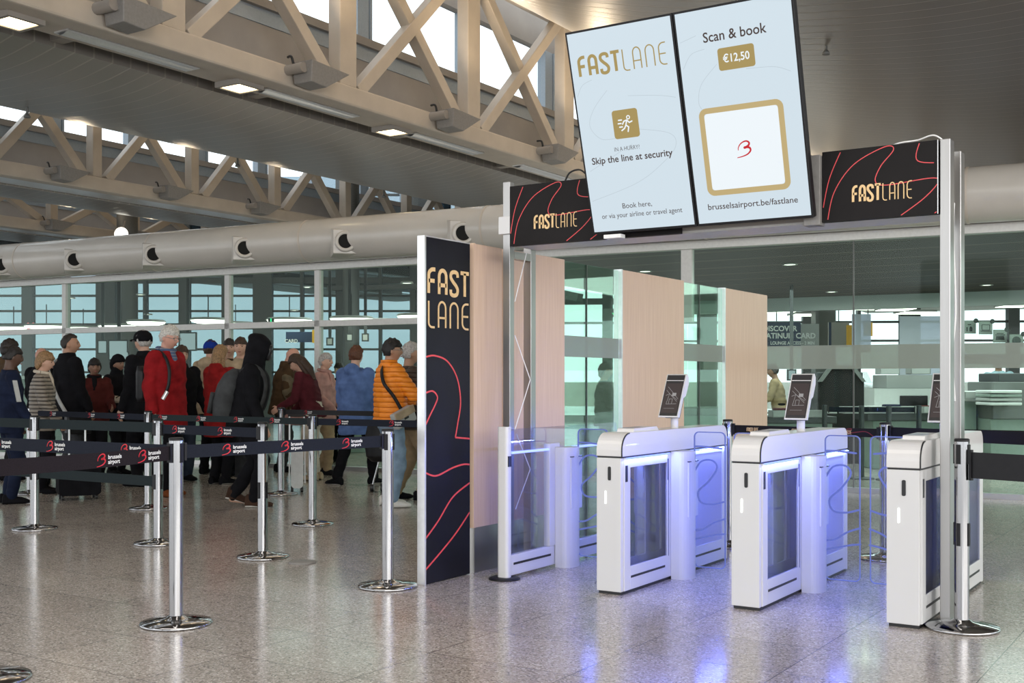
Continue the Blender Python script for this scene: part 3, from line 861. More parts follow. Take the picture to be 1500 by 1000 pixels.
# the low glass fence that closes the row on the left
t = thing('glass_fence', 'low clear glass fence with white post and black foot left of the gates', 'fence', (-4.15, 6.35, 0))
fp = MB().prism(rrect(-4.198, -4.112, 6.325, 6.385, .022), (V((0, 0, 0)), V((1, 0, 0)), V((0, 1, 0)), V((0, 0, 1))), .012, 1.008).build('post', 'gate_white', t, bevel=.004)
MB().lathe([(0, 0), (.105, 0), (.105, .008), (.09, .014), (0, .014)], (-4.155, 6.355, 0), 36).build('foot', 'black_plastic', t)
MB().box(-4.116, -4.109, 6.335, 6.37, .745, .815).build('sensor', 'seam_black', t)
MB().box(-4.165, -4.125, 6.385, 7.9, .02, .155).build('bottom_rail', 'gate_white', t, bevel=.004)
MB().box(-4.1255, -4.122, 6.42, 6.90, .088, .103).box(-4.1255, -4.122, 7.2, 7.85, .088, .103).build('slot_groove', 'seam_black', t)
MB().box(-4.15, -4.14, 6.385, 7.92, .155, .99).build('glass_pane', 'gate_glass', t)
MB().box(-4.17, -4.12, 6.88, 7.02, .155, .875).build('stile', 'gate_white', t, bevel=.004)
MB().box(-4.1215, -4.1175, 6.985, 7.005, .62, .80).box(-4.1215, -4.1185, 7.0, 7.008, .155, .62).build('seam', 'seam_black', t)
MB().box(-4.165, -4.125, 7.86, 7.92, .155, .85).build('rear_post', 'gate_white', t, bevel=.004)
MB().box(-4.146, -4.122, 6.40, 7.86, .826, .84).build('light_strip', 'blue_led', t)
motor_post(t, -4.12, 1)
wing(t, -4.02, c01 - .028)
l = area('gate_light', (-4.118, 7.4, .832), (-3.9, 7.4, 0), .8, .014, 4.0, (.16, .22, 1.0))
zv = V((-.66, 0, .75)).normalized(); xv = V((0, 1, 0)); yv = zv.cross(xv)
l.rotation_euler = Matrix((xv, yv, zv)).transposed().to_euler()

# ---------------------------------------------------------------- steel portal with black headers
pt = thing('gate_portal', 'tall steel portal carrying black headers above the access gates', 'portal', (-2.8, 6.5, 0))
for (a, b, c, d, h) in ((-4.256, -4.2, 6.49, 6.545, 2.655), (-4.262, -4.2, 6.76, 6.825, 2.60), (-1.42, -1.366, 6.49, 6.59, 2.622), (-1.42, -1.366, 6.76, 6.86, 2.60)):
    MB().box(a, b, c, d, 0, h).build('post', 'brushed_steel', pt, bevel=.003)
MB().box(-4.2, -1.42, 6.53, 6.83, 2.235, 2.585).build('header_beam', 'plaster_grey', pt)
MB().box(-4.2, -1.42, 6.53, 6.83, 2.222, 2.235).build('soffit', 'mullion_pale', pt)
MB().box(-4.28, -4.19, 6.47, 6.62, 2.30, 2.42).build('clamp', 'gate_white', pt, bevel=.004)
MB().box(-4.26, -4.2, 6.545, 6.76, 2.14, 2.19).build('tie_bar', 'brushed_steel', pt)
MB().tube(spline([(-1.39, 6.70, 2.30), (-1.385, 6.66, 2.2), (-1.39, 6.69, 2.05), (-1.386, 6.72, 1.7), (-1.39, 6.66, 1.45), (-1.386, 6.70, 1.2)], 8), .005, 6).build('cable', 'logo_white', pt)
MB().tube(spline([(-1.75, 6.55, 2.60), (-1.65, 6.52, 2.63), (-1.55, 6.54, 2.64), (-1.46, 6.53, 2.655), (-1.40, 6.56, 2.61)], 8), .005, 6).build('cable', 'logo_white', pt)
MB().tube([(-4.20, 6.70, 2.19), (-4.205, 6.56, 1.85)], .004, 6).tube([(-4.205, 6.56, 1.62), (-4.2, 6.75, 1.32), (-4.205, 6.56, .98)], .004, 6).tube([(-4.205, 6.58, .95), (-4.2, 6.75, .70), (-4.205, 6.57, .44)], .004, 6).build('cable', 'logo_white', pt)
MB().tube(spline([(-3.78, 6.50, 2.61), (-3.74, 6.5, 2.67), (-3.66, 6.5, 2.68), (-3.60, 6.52, 2.62)], 8), .006, 6).build('cable', 'seam_black', pt)
MB().box(-2.16, -2.065, 6.44, 6.53, 2.20, 2.60).build('screen_bracket', 'grey_box', pt, bevel=.003)

def fit_word(mb, word, x0, x1, z0, h, st, fr, mi=0, n0=0.0, n1=.003):
    n_ = sum(LET[c][1] + .06 for c in word) * h
    k = (x1 - x0) / n_
    x = x0
    for ch in word:
        ss, adv = LET[ch]
        for q in ss: mb.stroke([(x + a * h * k, z0 + st / 2 + b * (h - st)) for a, b in q], st, fr, n0, n1, mi, rnd=False)
        x += (adv + .06) * h * k
ZL, ZH = 2.217, 2.618
HDR = [[(.06, .0), (.14, .42), (.36, .78), (.70, .98), (.80, .93), (.66, .72), (.60, .52), (.72, .45), (1.2, .49), (1.27, .42), (1.12, .22), (.86, 0)], [(.0, .12), (.08, .60), (.22, 1.0)], [(1.08, 1.0), (1.06, .74), (1.40, .68)], [(1.22, 0), (1.4, .14)]]
def header(xa, xb, txt_x, txt_h, label, sx):
    hp = thing('header_panel', label, 'sign', (xa, 6.48, ZL), group='black headers on the portal')
    fr = (V((xa, 6.475, ZL)), V((1, 0, 0)), V((0, 0, 1)), V((0, -1, 0)))
    W_, H_ = xb - xa, ZH - ZL
    MB().fbox(fr, 0, W_, 0, H_, -.045, 0).build('board', 'panel_black', hp)
    mb = MB()
    for q in HDR:
        s_ = spline([(a * sx, b * H_) for a, b in q], 8)
        run = []
        for p in s_:
            if 0.004 < p[0] < W_ - .004 and 0.004 < p[1] < H_ - .004: run.append(p)
            elif run:
                mb.stroke(run, .005, fr, 0, .001, rnd=False); run = []
        if run: mb.stroke(run, .005, fr, 0, .001, rnd=False)
    mb.build('line_print', 'print_red', hp)
    mb = MB()
    fit_word(mb, 'FAST', txt_x, txt_x + .165, .095, txt_h, .0135, fr, 0, 0, .002)
    fit_word(mb, 'LANE', txt_x + .165, txt_x + .335, .095, txt_h, .0055, fr, 0, 0, .002)
    mb.build('lettering', 'print_gold', hp)
    if xb < -1.3 and xa > -3: MB().fbox(fr, W_ - .004, W_, 0, H_, 0, .002).build('edge_strip', 'silver_trim', hp)
    return hp
header(-4.19, -2.95, .19, .098, 'black header with gold lettering, left of the screens', .50)
header(-2.062, -1.425, .17, .100, 'black header with gold lettering, right of the screens', .50)

# ---------------------------------------------------------------- the two upright screens leaning out over the gates
SV = V((0, -.36, 1.185)).normalized()
def screen(xa, xb, label):
    t = thing('display_screen', label, 'screen', (xa, 6.38, 2.235), group='upright screens above the gates')
    fr = (V((xa, 6.38, 2.235)), V((1, 0, 0)), SV, V((1, 0, 0)).cross(SV))
    W_, H_ = xb - xa, 1.238
    MB().fbox(fr, 0, W_, 0, H_, -.055, 0).build('casing', 'black_plastic', t, bevel=.004)
    s_ = MB().fbox(fr, .013, W_ - .013, .016, H_ - .013, 0, .0015).build('screen_face', 'screen_light', t)
    return t, fr, W_, H_
t, fr, W_, H_ = screen(-3.50, -2.792, 'left upright screen advertising to skip the line at security')
mb = MB()
for q in ([(.04, .69), (.10, .74), (.20, .76)], [(.33, .70), (.18, .62), (.12, .54), (.22, .47), (.40, .47)], [(.55, .50), (.85, .46), (.90, .40), (.78, .33), (.5, .24), (.04, .17)], [(.52, .66), (.8, .64), (.95, .62)], [(.06, .32), (.5, .43)]):
    mb.stroke(spline([(a * W_, b * H_) for a, b in q], 8), .0025, fr, .0016, .0019, rnd=False)
mb.build('line_print', 'screen_faint', t)
mb = MB(); fit_word(mb, 'FAST', .08 * W_, .50 * W_, .775 * H_, .130, .019, fr, 0, .002, .003); mb.build('bold_lettering', 'screen_gold', t)
mb = MB(); fit_word(mb, 'LANE', .50 * W_, .93 * W_, .775 * H_, .130, .007, fr, 0, .002, .003); mb.build('thin_lettering', 'screen_gold', t)
cx, cy = .465 * W_, .53 * H_
ic = MB().prism(rrect(cx - .085, cx + .085, cy - .085, cy + .085, .018), fr, .002, .003).build('runner_tile', 'screen_gold', t)
mb = MB()
P_ = lambda a, b: (cx + a * .05, cy + b * .05)
mb.stroke([P_(.42 + .2 * math.cos(k * PI / 6), .72 + .2 * math.sin(k * PI / 6)) for k in range(12)], .006, fr, .003, .0038, closed=True)
for q in ([(.20, .42), (-.20, .32), (-.42, .0)], [(.20, .42), (.50, .10), (.86, .22)], [(.20, .42), (.0, -.16), (.34, -.42), (.20, -.95)], [(.0, -.16), (-.22, -.52), (-.62, -.75)], [(-.9, .5), (-.5, .5)], [(-1.0, .1), (-.62, .1)], [(-.86, -.32), (-.5, -.32)]):
    mb.stroke([P_(a, b) for a, b in q], .008, fr, .003, .0038)
mb.build('runner_icon', 'screen_white', ic); ic.children[0].location = (0, 0, 0)
def sline(s_, size, u_, v_, mat, bold=0.0, width=None):
    f2 = (fr[0] + fr[1] * u_ + fr[2] * v_, fr[1], fr[2], fr[3])
    MB().text(s_, size, f2, 0, .003, 0, 'CENTER', bold, width).build('lettering', mat, t)
sline('IN A HURRY?', .036, .445 * W_, .412 * H_, 'screen_text', -.006, .17)
sline('Skip the line at security', .058, .475 * W_, .366 * H_, 'screen_text', .014, .545)
sline('Book here,', .046, .47 * W_, .132 * H_, 'screen_text', 0, .20)
sline('or via your airline or travel agent', .044, .50 * W_, .088 * H_, 'screen_text', 0, .545)
t, fr, W_, H_ = screen(-2.788, -2.08, 'right upright screen offering scan and book for a price')
mb = MB()
for q in ([(.04, .74), (.12, .80), (.24, .815)], [(.33, .74), (.18, .66), (.14, .58), (.17, .54)], [(.57, .70), (.8, .69), (.93, .66)], [(.04, .86), (.18, .88)]):
    mb.stroke(spline([(a * W_, b * H_) for a, b in q], 8), .0025, fr, .0016, .0019, rnd=False)
mb.build('line_print', 'screen_faint', t)
sline('Scan & book', .078, .50 * W_, .862 * H_, 'screen_text', .012, .375)
MB().prism(rrect(.50 * W_ - .108, .50 * W_ + .108, .757 * H_ - .062, .757 * H_ + .062, .016), fr, .002, .003).build('price_tile', 'screen_gold', t)
f2 = (fr[0] + fr[1] * (.50 * W_) + fr[2] * (.757 * H_), fr[1], fr[2], fr[3])
MB().text('€12,50', .062, f2, 0, .0038, 0, 'CENTER', .016, .158).build('lettering', 'screen_white', t)
cx, cy = .485 * W_, .345 * H_
o_ = rrect(cx - .252, cx + .252, cy - .252, cy + .252, .03)
MB().stroke(rrect(cx - .237, cx + .237, cy - .237, cy + .237, .03), .032, fr, .002, .003, closed=True).build('code_frame', 'screen_gold_pale', t)
MB().prism(rrect(cx - .221, cx + .221, cy - .221, cy + .221, .022), fr, .002, .0028).build('blank_field', 'screen_white', t)
mb = MB(); airport_mark(mb, cx - .045, cy - .045, .088, fr, 0, .003, .0038); mb.build('red_mark', 'screen_red', t)
sline('brusselsairport.be/fastlane', .050, .50 * W_, .088 * H_, 'screen_text', .006, .545)
MB().box(-3.42, -3.30, 6.37, 6.43, 2.205, 2.228).build('white_bracket', 'logo_white', t)

# ---------------------------------------------------------------- black sign board standing at the left of the gates
t = thing('sign_board', 'tall black standing sign board with gold lettering and red lines', 'sign', (-4.47, 6.15, 0))
fr = (V((-4.455, 5.885, 0)), V((0, 1, 0)), V((0, 0, 1)), V((1, 0, 0)))
MB().fbox(fr, .004, .50, .005, 2.24, -.05, 0).build('board', 'navy_black', t)
MB().fbox(fr, -.012, .004, 0, 2.245, -.055, .004).fbox(fr, .004, .50, 2.238, 2.246, -.05, .003).build('edge_trim', 'silver_trim', t)
mb = MB()
fit_word(mb, 'FAST', .015, .50, 1.865, .182, .026, fr)
fit_word(mb, 'LANE', .015, .50, 1.652, .182, .0135, fr)
mb.build('lettering', 'print_gold', t)
mb = MB()
for q in ([(.004, 1.465), (.10, 1.475), (.24, 1.44), (.35, 1.33), (.39, 1.17), (.355, 1.02), (.33, .935)], [(.33, .935), (.41, .928), (.495, .92)], [(.004, 1.235), (.08, 1.245), (.13, 1.205), (.10, 1.15), (.05, 1.09), (.004, 1.03)], [(.004, .72), (.12, .695), (.30, .735), (.42, .75), (.495, .745)], [(.004, .30), (.14, .40), (.30, .54), (.495, .74 - .12)], [(.004, .10), (.18, .20), (.34, .30), (.495, .42)]):
    mb.stroke(spline(q, 10), .011, fr, 0, .002, rnd=False)
mb.build('line_print', 'print_red', t)

# ---------------------------------------------------------------- pale wooden panels and green glass of the side partition
def wood_panel(y0, y1, label, plinth=True, zt=2.247):
    t = thing('wood_panel', label, 'partition', (-4.48, (y0 + y1) / 2, 0), group='pale wooden partition panels')
    MB().box(-4.51, -4.45, y0, y1, .31, zt).build('panel', 'pale_wood', t, bevel=.002)
    MB().box(-4.505, -4.458, y0 + .004, y1 - .004, 0, .31).build('plinth', 'brushed_steel', t)
    MB().box(-4.52, -4.445, y0 - .022, y0 - .001, .31, zt + .003).build('edge_post', 'silver_trim' if y0 > 8 else 'pale_wood', t)
    return t
wood_panel(6.44, 6.775, 'pale wooden partition panel touching the black sign board')
wood_panel(6.85, 7.655, 'pale wooden partition panel seen behind the two left steel posts')
wood_panel(8.62, 9.87, 'pale wooden partition panel standing behind the left tablet')
wood_panel(10.87, 12.063, 'pale wooden partition panel farthest back, behind the middle tablet')
for a, b, l in ((7.66, 8.59, 'green tinted glass partition pane between the second and third wooden panel'), (9.88, 10.84, 'green tinted glass partition pane between the two rear wooden panels')):
    t = thing('glass_partition', l, 'glass partition', (-4.48, (a + b) / 2, 0), group='glass panes of the side partition')
    m_ = a + (b - a) * .42
    MB().box(-4.486, -4.474, a, m_ - .004, .02, 2.24).build('glass_pane', 'partition_glass', t)
    MB().box(-4.486, -4.474, m_ + .004, b, .02, 2.24).build('glass_pane', 'partition_glass', t)
    MB().box(-4.488, -4.472, m_ - .004, m_ + .004, .02, 2.24).build('joint_seal', 'column_dark', t)
    MB().box(-4.4735, -4.470, a, b, 1.50, 1.665).build('frosted_band', 'frost_band', t)
    MB().box(-4.50, -4.46, a, b, 0, .03).build('floor_rail', 'brushed_steel', t)
# ---------------------------------------------------------------- belt posts of the queue
def post_parts(t, double=False):
    L = True
    MB().lathe([(0, 0), (.188, 0), (.192, .008), (.186, .017), (.10, .030), (.055, .038), (.041, .05), (0, .05)], (0, 0, 0), 48).build('base', 'chrome', t, local=L)
    MB().tube([(0, 0, .04), (0, 0, .885)], .0375, 32).build('pole', 'chrome', t, local=L)
    c = MB().tube([(0, 0, .88), (0, 0, .995)], .0385, 32).build('cap', 'chrome', t, local=L)
    MB().lathe([(.0392, .0), (.0392, .012), (.034, .016), (0, .016)], (0, 0, .99), 32).build('lid', 'black_plastic', c, local=L)
    mb = MB()
    for s_ in ((1, 0), (-1, 0), (0, 1), (0, -1)):
        a, b = s_
        mb.box(a * .036 - (.006 if a else .012), a * .036 + (.006 if a else .012), b * .036 - (.006 if b else .012), b * .036 + (.006 if b else .012), .872, .975)
    mb.build('belt_slots', 'black_plastic', t, local=L)
    if double:
        mb = MB()
        for s_ in ((1, 0), (-1, 0), (0, 1), (0, -1)):
            a, b = s_
            mb.box(a * .036 - (.006 if a else .010), a * .036 + (.006 if a else .010), b * .036 - (.006 if b else .010), b * .036 + (.006 if b else .010), .44, .56)
        mb.build('lower_slots', 'black_plastic', t, local=L)
PG = 'chrome queue barrier posts'
p0 = thing('barrier_post', 'chrome barrier post on round base standing closest to the viewer', 'barrier post', (-4.871, 4.216, 0), math.radians(8), PG)
post_parts(p0)
p1 = thing('barrier_post', 'chrome barrier post with second belt slots in front of the striped jacket', 'barrier post', (-9.041, 6.239, 0), math.radians(0), PG)
post_parts(p1, True)
def post(x, y, label, src=p0, rz=0.0):
    c = copy_tree(src, None, (x, y, 0), rz); c['label'] = label; return c
post(-4.627, 5.717, 'chrome barrier post left of the black sign board', rz=.4)
post(-6.179, 6.166, 'chrome barrier post in front of the hooded walker', p1)
post(-7.208, 7.822, 'chrome barrier post between the hooded walker and the orange jacket, base in full view')
post(-9.424, 9.699, 'chrome barrier post farther back, right of the hooded walker, with broad base')
post(-7.406, 6.228, 'chrome barrier post directly behind the closest post, in front of the red jacket', p1)
post(-11.937, 8.175, 'chrome barrier post half hidden behind another post by the striped jacket')
post(-9.514, 7.87, 'chrome barrier post below the left sleeve of the red jacket')
post(-4.67, 2.98, 'chrome barrier post at the lower left corner, only its round base showing', rz=.3)
post(-1.289, 6.402, 'chrome barrier post in front of the right steel portal post', p1, rz=-.25)
post(-13.9, 9.6, 'slim far chrome barrier post at the left edge, beside the navy sweatshirt')
post(-12.6, 10.95, 'slim far chrome barrier post below the headscarf, left of the red jacket')
post(-3.50, 8.6, 'barrier post behind the left access gate, top just showing')
post(-2.27, 8.6, 'barrier post seen through the lane between middle and right gate')
t = tag(MB().lathe([(0, 0), (.10, 0), (.10, .006), (.085, .012), (0, .012)], (-5.753, 6.136, 0), 36).build('floor_socket', 'grey_box', origin=(-5.753, 6.136, 0)), 'flat round metal floor plate beside the barrier posts', 'floor plate')

# ---------------------------------------------------------------- belts
def belt(a, b, za, zb, label, mat='belt_navy', h=.072, logos=(), sag=.0, fast=(), ends=True, group='retractable queue belts'):
    """a flat belt between two points; logos are placed at fractions along it as seen from the viewer's side"""
    a, b = V((a[0], a[1], 0)), V((b[0], b[1], 0))
    camr = V((math.cos(YAW), math.sin(YAW), 0))
    d = (b - a)
    if d.dot(camr) < 0: a, b, za, zb = b, a, zb, za; d = -d
    L = d.length; u = d.normalized(); n = u.cross(V((0, 0, 1)))
    k = 14
    vs = []; fs = []
    zc = lambda f: za + (zb - za) * f - sag * 4 * f * (1 - f)
    mb = MB()
    top = [(L * i / k, zc(i / k) + h / 2) for i in range(k + 1)]
    bot = [(L * i / k, zc(i / k) - h / 2) for i in range(k + 1)]
    fr = (a, u, V((0, 0, 1)), n)
    P = lambda q, z: a + u * q[0] + V((0, 0, q[1])) + n * z
    for i in range(k):
        vs = [P(bot[i], -.0012), P(bot[i + 1], -.0012), P(top[i + 1], -.0012), P(top[i], -.0012), P(bot[i], .0012), P(bot[i + 1], .0012), P(top[i + 1], .0012), P(top[i], .0012)]
        mb.add(vs, [(0, 3, 2, 1), (4, 5, 6, 7), (0, 1, 5, 4), (2, 3, 7, 6)], 0)
    t = thing('queue_belt', label, 'barrier belt', tuple(a + u * (L / 2) + V((0, 0, zc(.5)))), group=group)
    mb.build('belt', mat, t)
    e = MB()
    for f0, f1 in ((0, .014), (L - .014, L)):
        e.fbox(fr, f0, f1, zc(f0 / L) - h / 2 - .012, zc(f0 / L) + h / 2 + .012, -.012, .012)
    if ends: e.build('belt_clips', 'black_plastic', t)
    if logos:
        r, wt = MB(), MB()
        for f in logos:
            z = zc(f); x = f * L
            hh = h * .80
            slope = (zc(min(1, f + .05)) - zc(max(0, f - .05))) / (.1 * L)
            vv = V((0, 0, 1)); uu = (u + V((0, 0, slope))).normalized()
            f2 = (a + u * x + V((0, 0, z)) + n * .0014, uu, vv, n)
            airport_mark(r, -hh * 1.25, -hh * .5, hh, f2, 0, 0, .0012)
            f3 = (f2[0] + vv * (hh * .19), uu, vv, n)
            wt.text('brussels', hh * .48, f3, 0, .001, 0, 'LEFT', .02)
            f3 = (f2[0] - vv * (hh * .21), uu, vv, n)
            wt.text('airport', hh * .48, f3, 0, .001, 0, 'LEFT', .02)
        r.build('red_mark', 'logo_red', t)
        wt.build('lettering', 'logo_white', t)
    if fast:
        g, r = MB(), MB()
        for f in fast:
            z = zc(f); x = f * L
            f2 = (a + u * x + V((0, 0, z)) + n * .0014, u, V((0, 0, 1)), n)
            q = lettering(g, 'FAST', 0, -h * .25, h * .5, .6, h * .09, f2, 0, 0, .001)
            lettering(g, 'LANE', q, -h * .25, h * .5, .6, h * .05, f2, 0, 0, .001)
            r.stroke(spline([(.30, -h * .45), (.40, h * .2), (.46, h * .38), (.44, -.1 * h), (.56, h * .1), (.62, -h * .4)], 6), .005, f2, 0, .001, rnd=False)
        g.build('lettering', 'print_gold', t); r.build('line_print', 'belt_red', t)
    return t
A, B, C, D, E_, F_, G, H_, I = (-4.871, 4.216), (-4.627, 5.717), (-6.179, 6.166), (-7.208, 7.822), (-9.424, 9.699), (-7.406, 6.228), (-9.041, 6.239), (-11.937, 8.175), (-9.514, 7.87)
def off(p, q, r=.045):
    p, q = V((p[0], p[1], 0)), V((q[0], q[1], 0)); d = (q - p).normalized(); s_ = p + d * r; return (s_.x, s_.y)
def bl(p, q, *a, **k): return belt(off(p, q), off(q, p), *a, **k)
bl(A, B, .928, .928, 'belt with two red marks from the closest post to the post by the sign board', 'belt_navy', logos=(.22, .50, .82))
bl(A, (-4.67, 2.98), .925, .925, 'brownish belt from the closest post to the lower left corner', 'belt_brown', h=.076, logos=(.60, .85), sag=.006)
bl(A, (-8.2, 4.15), .928, .928, 'navy belt with red marks leaving the closest post to the left edge', 'belt_navy', h=.075, logos=(.545, .70, .90))
bl(F_, G, .935, .935, 'plain slate belt, upper of two, below the striped jacket', 'belt_slate', h=.082)
bl(F_, G, .50, .50, 'plain slate belt, lower of two, across the suitcase', 'belt_slate', h=.082)
bl(G, (-10.7, 6.25), .935, .935, 'plain slate belt, upper of two, cut by the left edge', 'belt_slate', h=.082)
bl(G, (-10.7, 6.25), .50, .50, 'plain slate belt, lower of two, cut by the left edge', 'belt_slate', h=.082)
bl(F_, C, .925, .925, 'navy belt with red marks below the red coat', 'belt_navy', logos=(.18, .66))
bl(I, D, .94, .94, 'grey belt with red marks crossing in front of red jacket and hooded walker', 'belt_slate', h=.06, logos=(.08, .34, .58, .80))
bl(D, (-5.05, 7.95), .94, .94, 'navy belt with red marks in front of the orange jacket', 'belt_navy', h=.06, logos=(.14, .42, .70))
bl(H_, I, .94, .94, 'dark belt with red marks behind the slate belt, below black coat', 'belt_navy', h=.062, logos=(.2, .55, .8))
bl(H_, (-14.6, 8.3), .94, .94, 'dark belt running left behind the striped jacket', 'belt_navy', h=.062, logos=(.3,))
bl(E_, (-6.3, 9.72), .955, .955, 'black belt far back, in front of the blue parka', 'black_plastic', h=.055, logos=(.12, .55))
bl((-13.9, 9.6), (-12.6, 10.95), .94, .94, 'far belt between the two slim posts behind the black coat', 'belt_navy', h=.06, logos=(.5,))
bl((-1.289, 6.402), (1.6, 5.35), .868, .868, 'broad plain black belt leaving the right post to the right edge', 'black_plastic', h=.137)
bl((-3.50, 8.6), (-2.27, 8.6), .93, .925, 'black belt with gold words behind the middle gate', 'panel_black', h=.065, fast=(.10, .42, .74))
bl((-2.27, 8.6), (1.2, 8.5), .925, .925, 'black belt with gold words right of the middle tablet, behind the steel post', 'panel_black', h=.085, fast=(.08, .24, .46, .64))
bl((-2.27, 8.6), (1.9, 7.0), .93, .93, 'black belt with gold words and red mark at the right edge', 'panel_black', h=.085, fast=(.26, .42, .56), logos=(.505,))
# ---------------------------------------------------------------- people
SKIN = {'fair': (0.60, 0.36, 0.26), 'tan': (0.44, 0.25, 0.165), 'brown': (0.26, 0.14, 0.09), 'dark': (0.11, 0.06, 0.042), 'pink': (0.62, 0.33, 0.25)}
for k_, c_ in SKIN.items(): principled('skin_' + k_, c_, 0.55, noise=0.06, nscale=14)
HAIR = {'black': (0.012, 0.010, 0.010), 'brown': (0.045, 0.024, 0.014), 'auburn': (0.10, 0.034, 0.014), 'blond': (0.27, 0.16, 0.075), 'grey': (0.40, 0.38, 0.36), 'white': (0.56, 0.54, 0.50), 'dark': (0.022, 0.016, 0.013)}
for k_, c_ in HAIR.items(): principled('hair_' + k_, c_, 0.6, noise=0.35, nscale=60, bump=0.4)
CLOTH = {'red': (0.26, 0.011, 0.014), 'scarlet': (0.25, 0.013, 0.013), 'black': (0.007, 0.007, 0.009), 'navy': (0.010, 0.015, 0.036), 'orange': (0.86, 0.27, 0.015), 'blue': (0.10, 0.165, 0.36),
         'burgundy': (0.085, 0.016, 0.022), 'olive': (0.13, 0.095, 0.045), 'brown': (0.075, 0.045, 0.024), 'maroon': (0.075, 0.016, 0.014), 'beige': (0.40, 0.31, 0.21), 'white': (0.66, 0.64, 0.61), 'denim': (0.22, 0.31, 0.42),
         'darkdenim': (0.03, 0.04, 0.06), 'charcoal': (0.045, 0.047, 0.05), 'pink': (0.42, 0.24, 0.21), 'tan': (0.30, 0.22, 0.13), 'rust': (0.20, 0.06, 0.02), 'royal': (0.01, 0.035, 0.26), 'cream': (0.55, 0.49, 0.40), 'darkbrown': (0.05, 0.027, 0.018), 'greypack': (0.05, 0.052, 0.055), 'khaki': (0.16, 0.13, 0.085), 'plaid': (0.07, 0.10, 0.19), 'paleblue': (0.30, 0.42, 0.48)}
for k_, c_ in CLOTH.items(): principled('cloth_' + k_, c_, 0.85, noise=0.25, nscale=9, bump=0.3, spec=0.12)
bands('quilt_orange', (0.90, 0.26, 0.012), (0.50, 0.10, 0.004), .052, .10, 'Z', 0.5, 0, 0.5, .09)
bands('quilt_taupe', (0.27, 0.235, 0.195), (0.055, 0.045, 0.04), .045, .28, 'Z', 0.5, 0, 0.6, .16)
bands('quilt_brown', (0.06, 0.04, 0.027), (0.022, 0.014, 0.01), .05, .14, 'Z', 0.55, 0, 0.5, .12)
bands('plaid_scarf', (0.07, 0.11, 0.21), (0.26, 0.25, 0.27), .035, .25, 'Z', 0.9, 0, 0, .1)
principled('lips', (0.36, 0.13, 0.11), 0.5, noise=0.05)
principled('eye_dark', (0.03, 0.022, 0.018), 0.25, noise=0.05)
principled('sole_white', (0.72, 0.70, 0.66), 0.6, noise=0.05)
principled('lens', (0.25, 0.28, 0.30), 0.1, noise=0.02)

from mathutils import noise as mnoise
def blob_mesh(name, mb, voxel, smooth, mat, parent, quilt=None, folds=0.0):
    """weld overlapping closed shapes into one continuous surface"""
    me = bpy.data.meshes.new('tmp')
    me.from_pydata([tuple(p) for p in mb.v], [], mb.f)
    ob = bpy.data.objects.new('tmp', me); COL.objects.link(ob)
    r = ob.modifiers.new('r', 'REMESH'); r.mode = 'VOXEL'; r.voxel_size = voxel; r.use_smooth_shade = True
    if smooth:
        s_ = ob.modifiers.new('s', 'SMOOTH'); s_.factor = .5; s_.iterations = smooth
    dg = bpy.context.evaluated_depsgraph_get()
    out = bpy.data.meshes.new_from_object(ob.evaluated_get(dg))
    out.name = name
    bpy.data.objects.remove(ob); bpy.data.meshes.remove(me)
    if quilt:
        amp, per = quilt
        out.update()
        ns = [v.normal.copy() for v in out.vertices]
        for v, n in zip(out.vertices, ns):
            q = abs(math.sin(PI * v.co.z / per)) ** .6
            wob = math.sin(v.co.x * 41 + v.co.z * 17) * math.sin(v.co.y * 37) * .25
            v.co += n * amp * (q - .5 + wob)
    if folds:
        out.update()
        ns = [v.normal.copy() for v in out.vertices]
        seed = V((random.random() * 50, random.random() * 50, random.random() * 50))
        for v, n in zip(out.vertices, ns):
            p = v.co
            f = mnoise.noise(V((p.x * 7, p.y * 7, p.z * 10)) + seed)
            g_ = 1 - abs(mnoise.noise(V((p.x * 4 + p.z * 5, p.y * 4, p.z * 9)) + seed)) * 2.2
            v.co += n * folds * (f * .7 + max(0, g_) * .8 - .3)
    out.materials.clear(); out.materials.append(M(mat))
    for p in out.polygons: p.use_smooth = True
    o = bpy.data.objects.new(name, out); COL.objects.link(o); o.parent = parent
    return o

def ell(mb, c, rx, ry, rz, R=None, nu=16, nv=10):
    c = V(c); vs = []; fs = []
    R = R or Matrix.Identity(3)
    for j in range(1, nv):
        t = PI * j / nv
        for i in range(nu):
            p = 2 * PI * i / nu
            vs.append(c + R @ V((rx * math.sin(t) * math.cos(p), ry * math.sin(t) * math.sin(p), rz * math.cos(t))))
    vs += [c + R @ V((0, 0, rz)), c + R @ V((0, 0, -rz))]
    a, b = len(vs) - 2, len(vs) - 1
    for j in range(nv - 2):
        for i in range(nu):
            fs.append((j * nu + i, (j + 1) * nu + i, (j + 1) * nu + (i + 1) % nu, j * nu + (i + 1) % nu))
    for i in range(nu):
        fs.append((a, i, (i + 1) % nu)); fs.append((b, (nv - 2) * nu + (i + 1) % nu, (nv - 2) * nu + i))
    return mb.add(vs, fs, 0, True)

def limb(mb, pts, rs, n=12):
    """tapering limb with rounded ends, closed"""
    pts = [V(p) for p in pts]
    q, r = [pts[0]], [rs[0]]
    for i in range(1, len(pts)):
        for k in (1, 2, 3):
            q.append(pts[i - 1].lerp(pts[i], k / 3)); r.append(rs[i - 1] + (rs[i] - rs[i - 1]) * k / 3)
    mb.tube(q, r, n)
    ell(mb, pts[0], rs[0], rs[0], rs[0]); ell(mb, pts[-1], rs[-1], rs[-1], rs[-1])
    for p, rr in zip(pts[1:-1], rs[1:-1]): ell(mb, p, rr, rr, rr)
    return mb

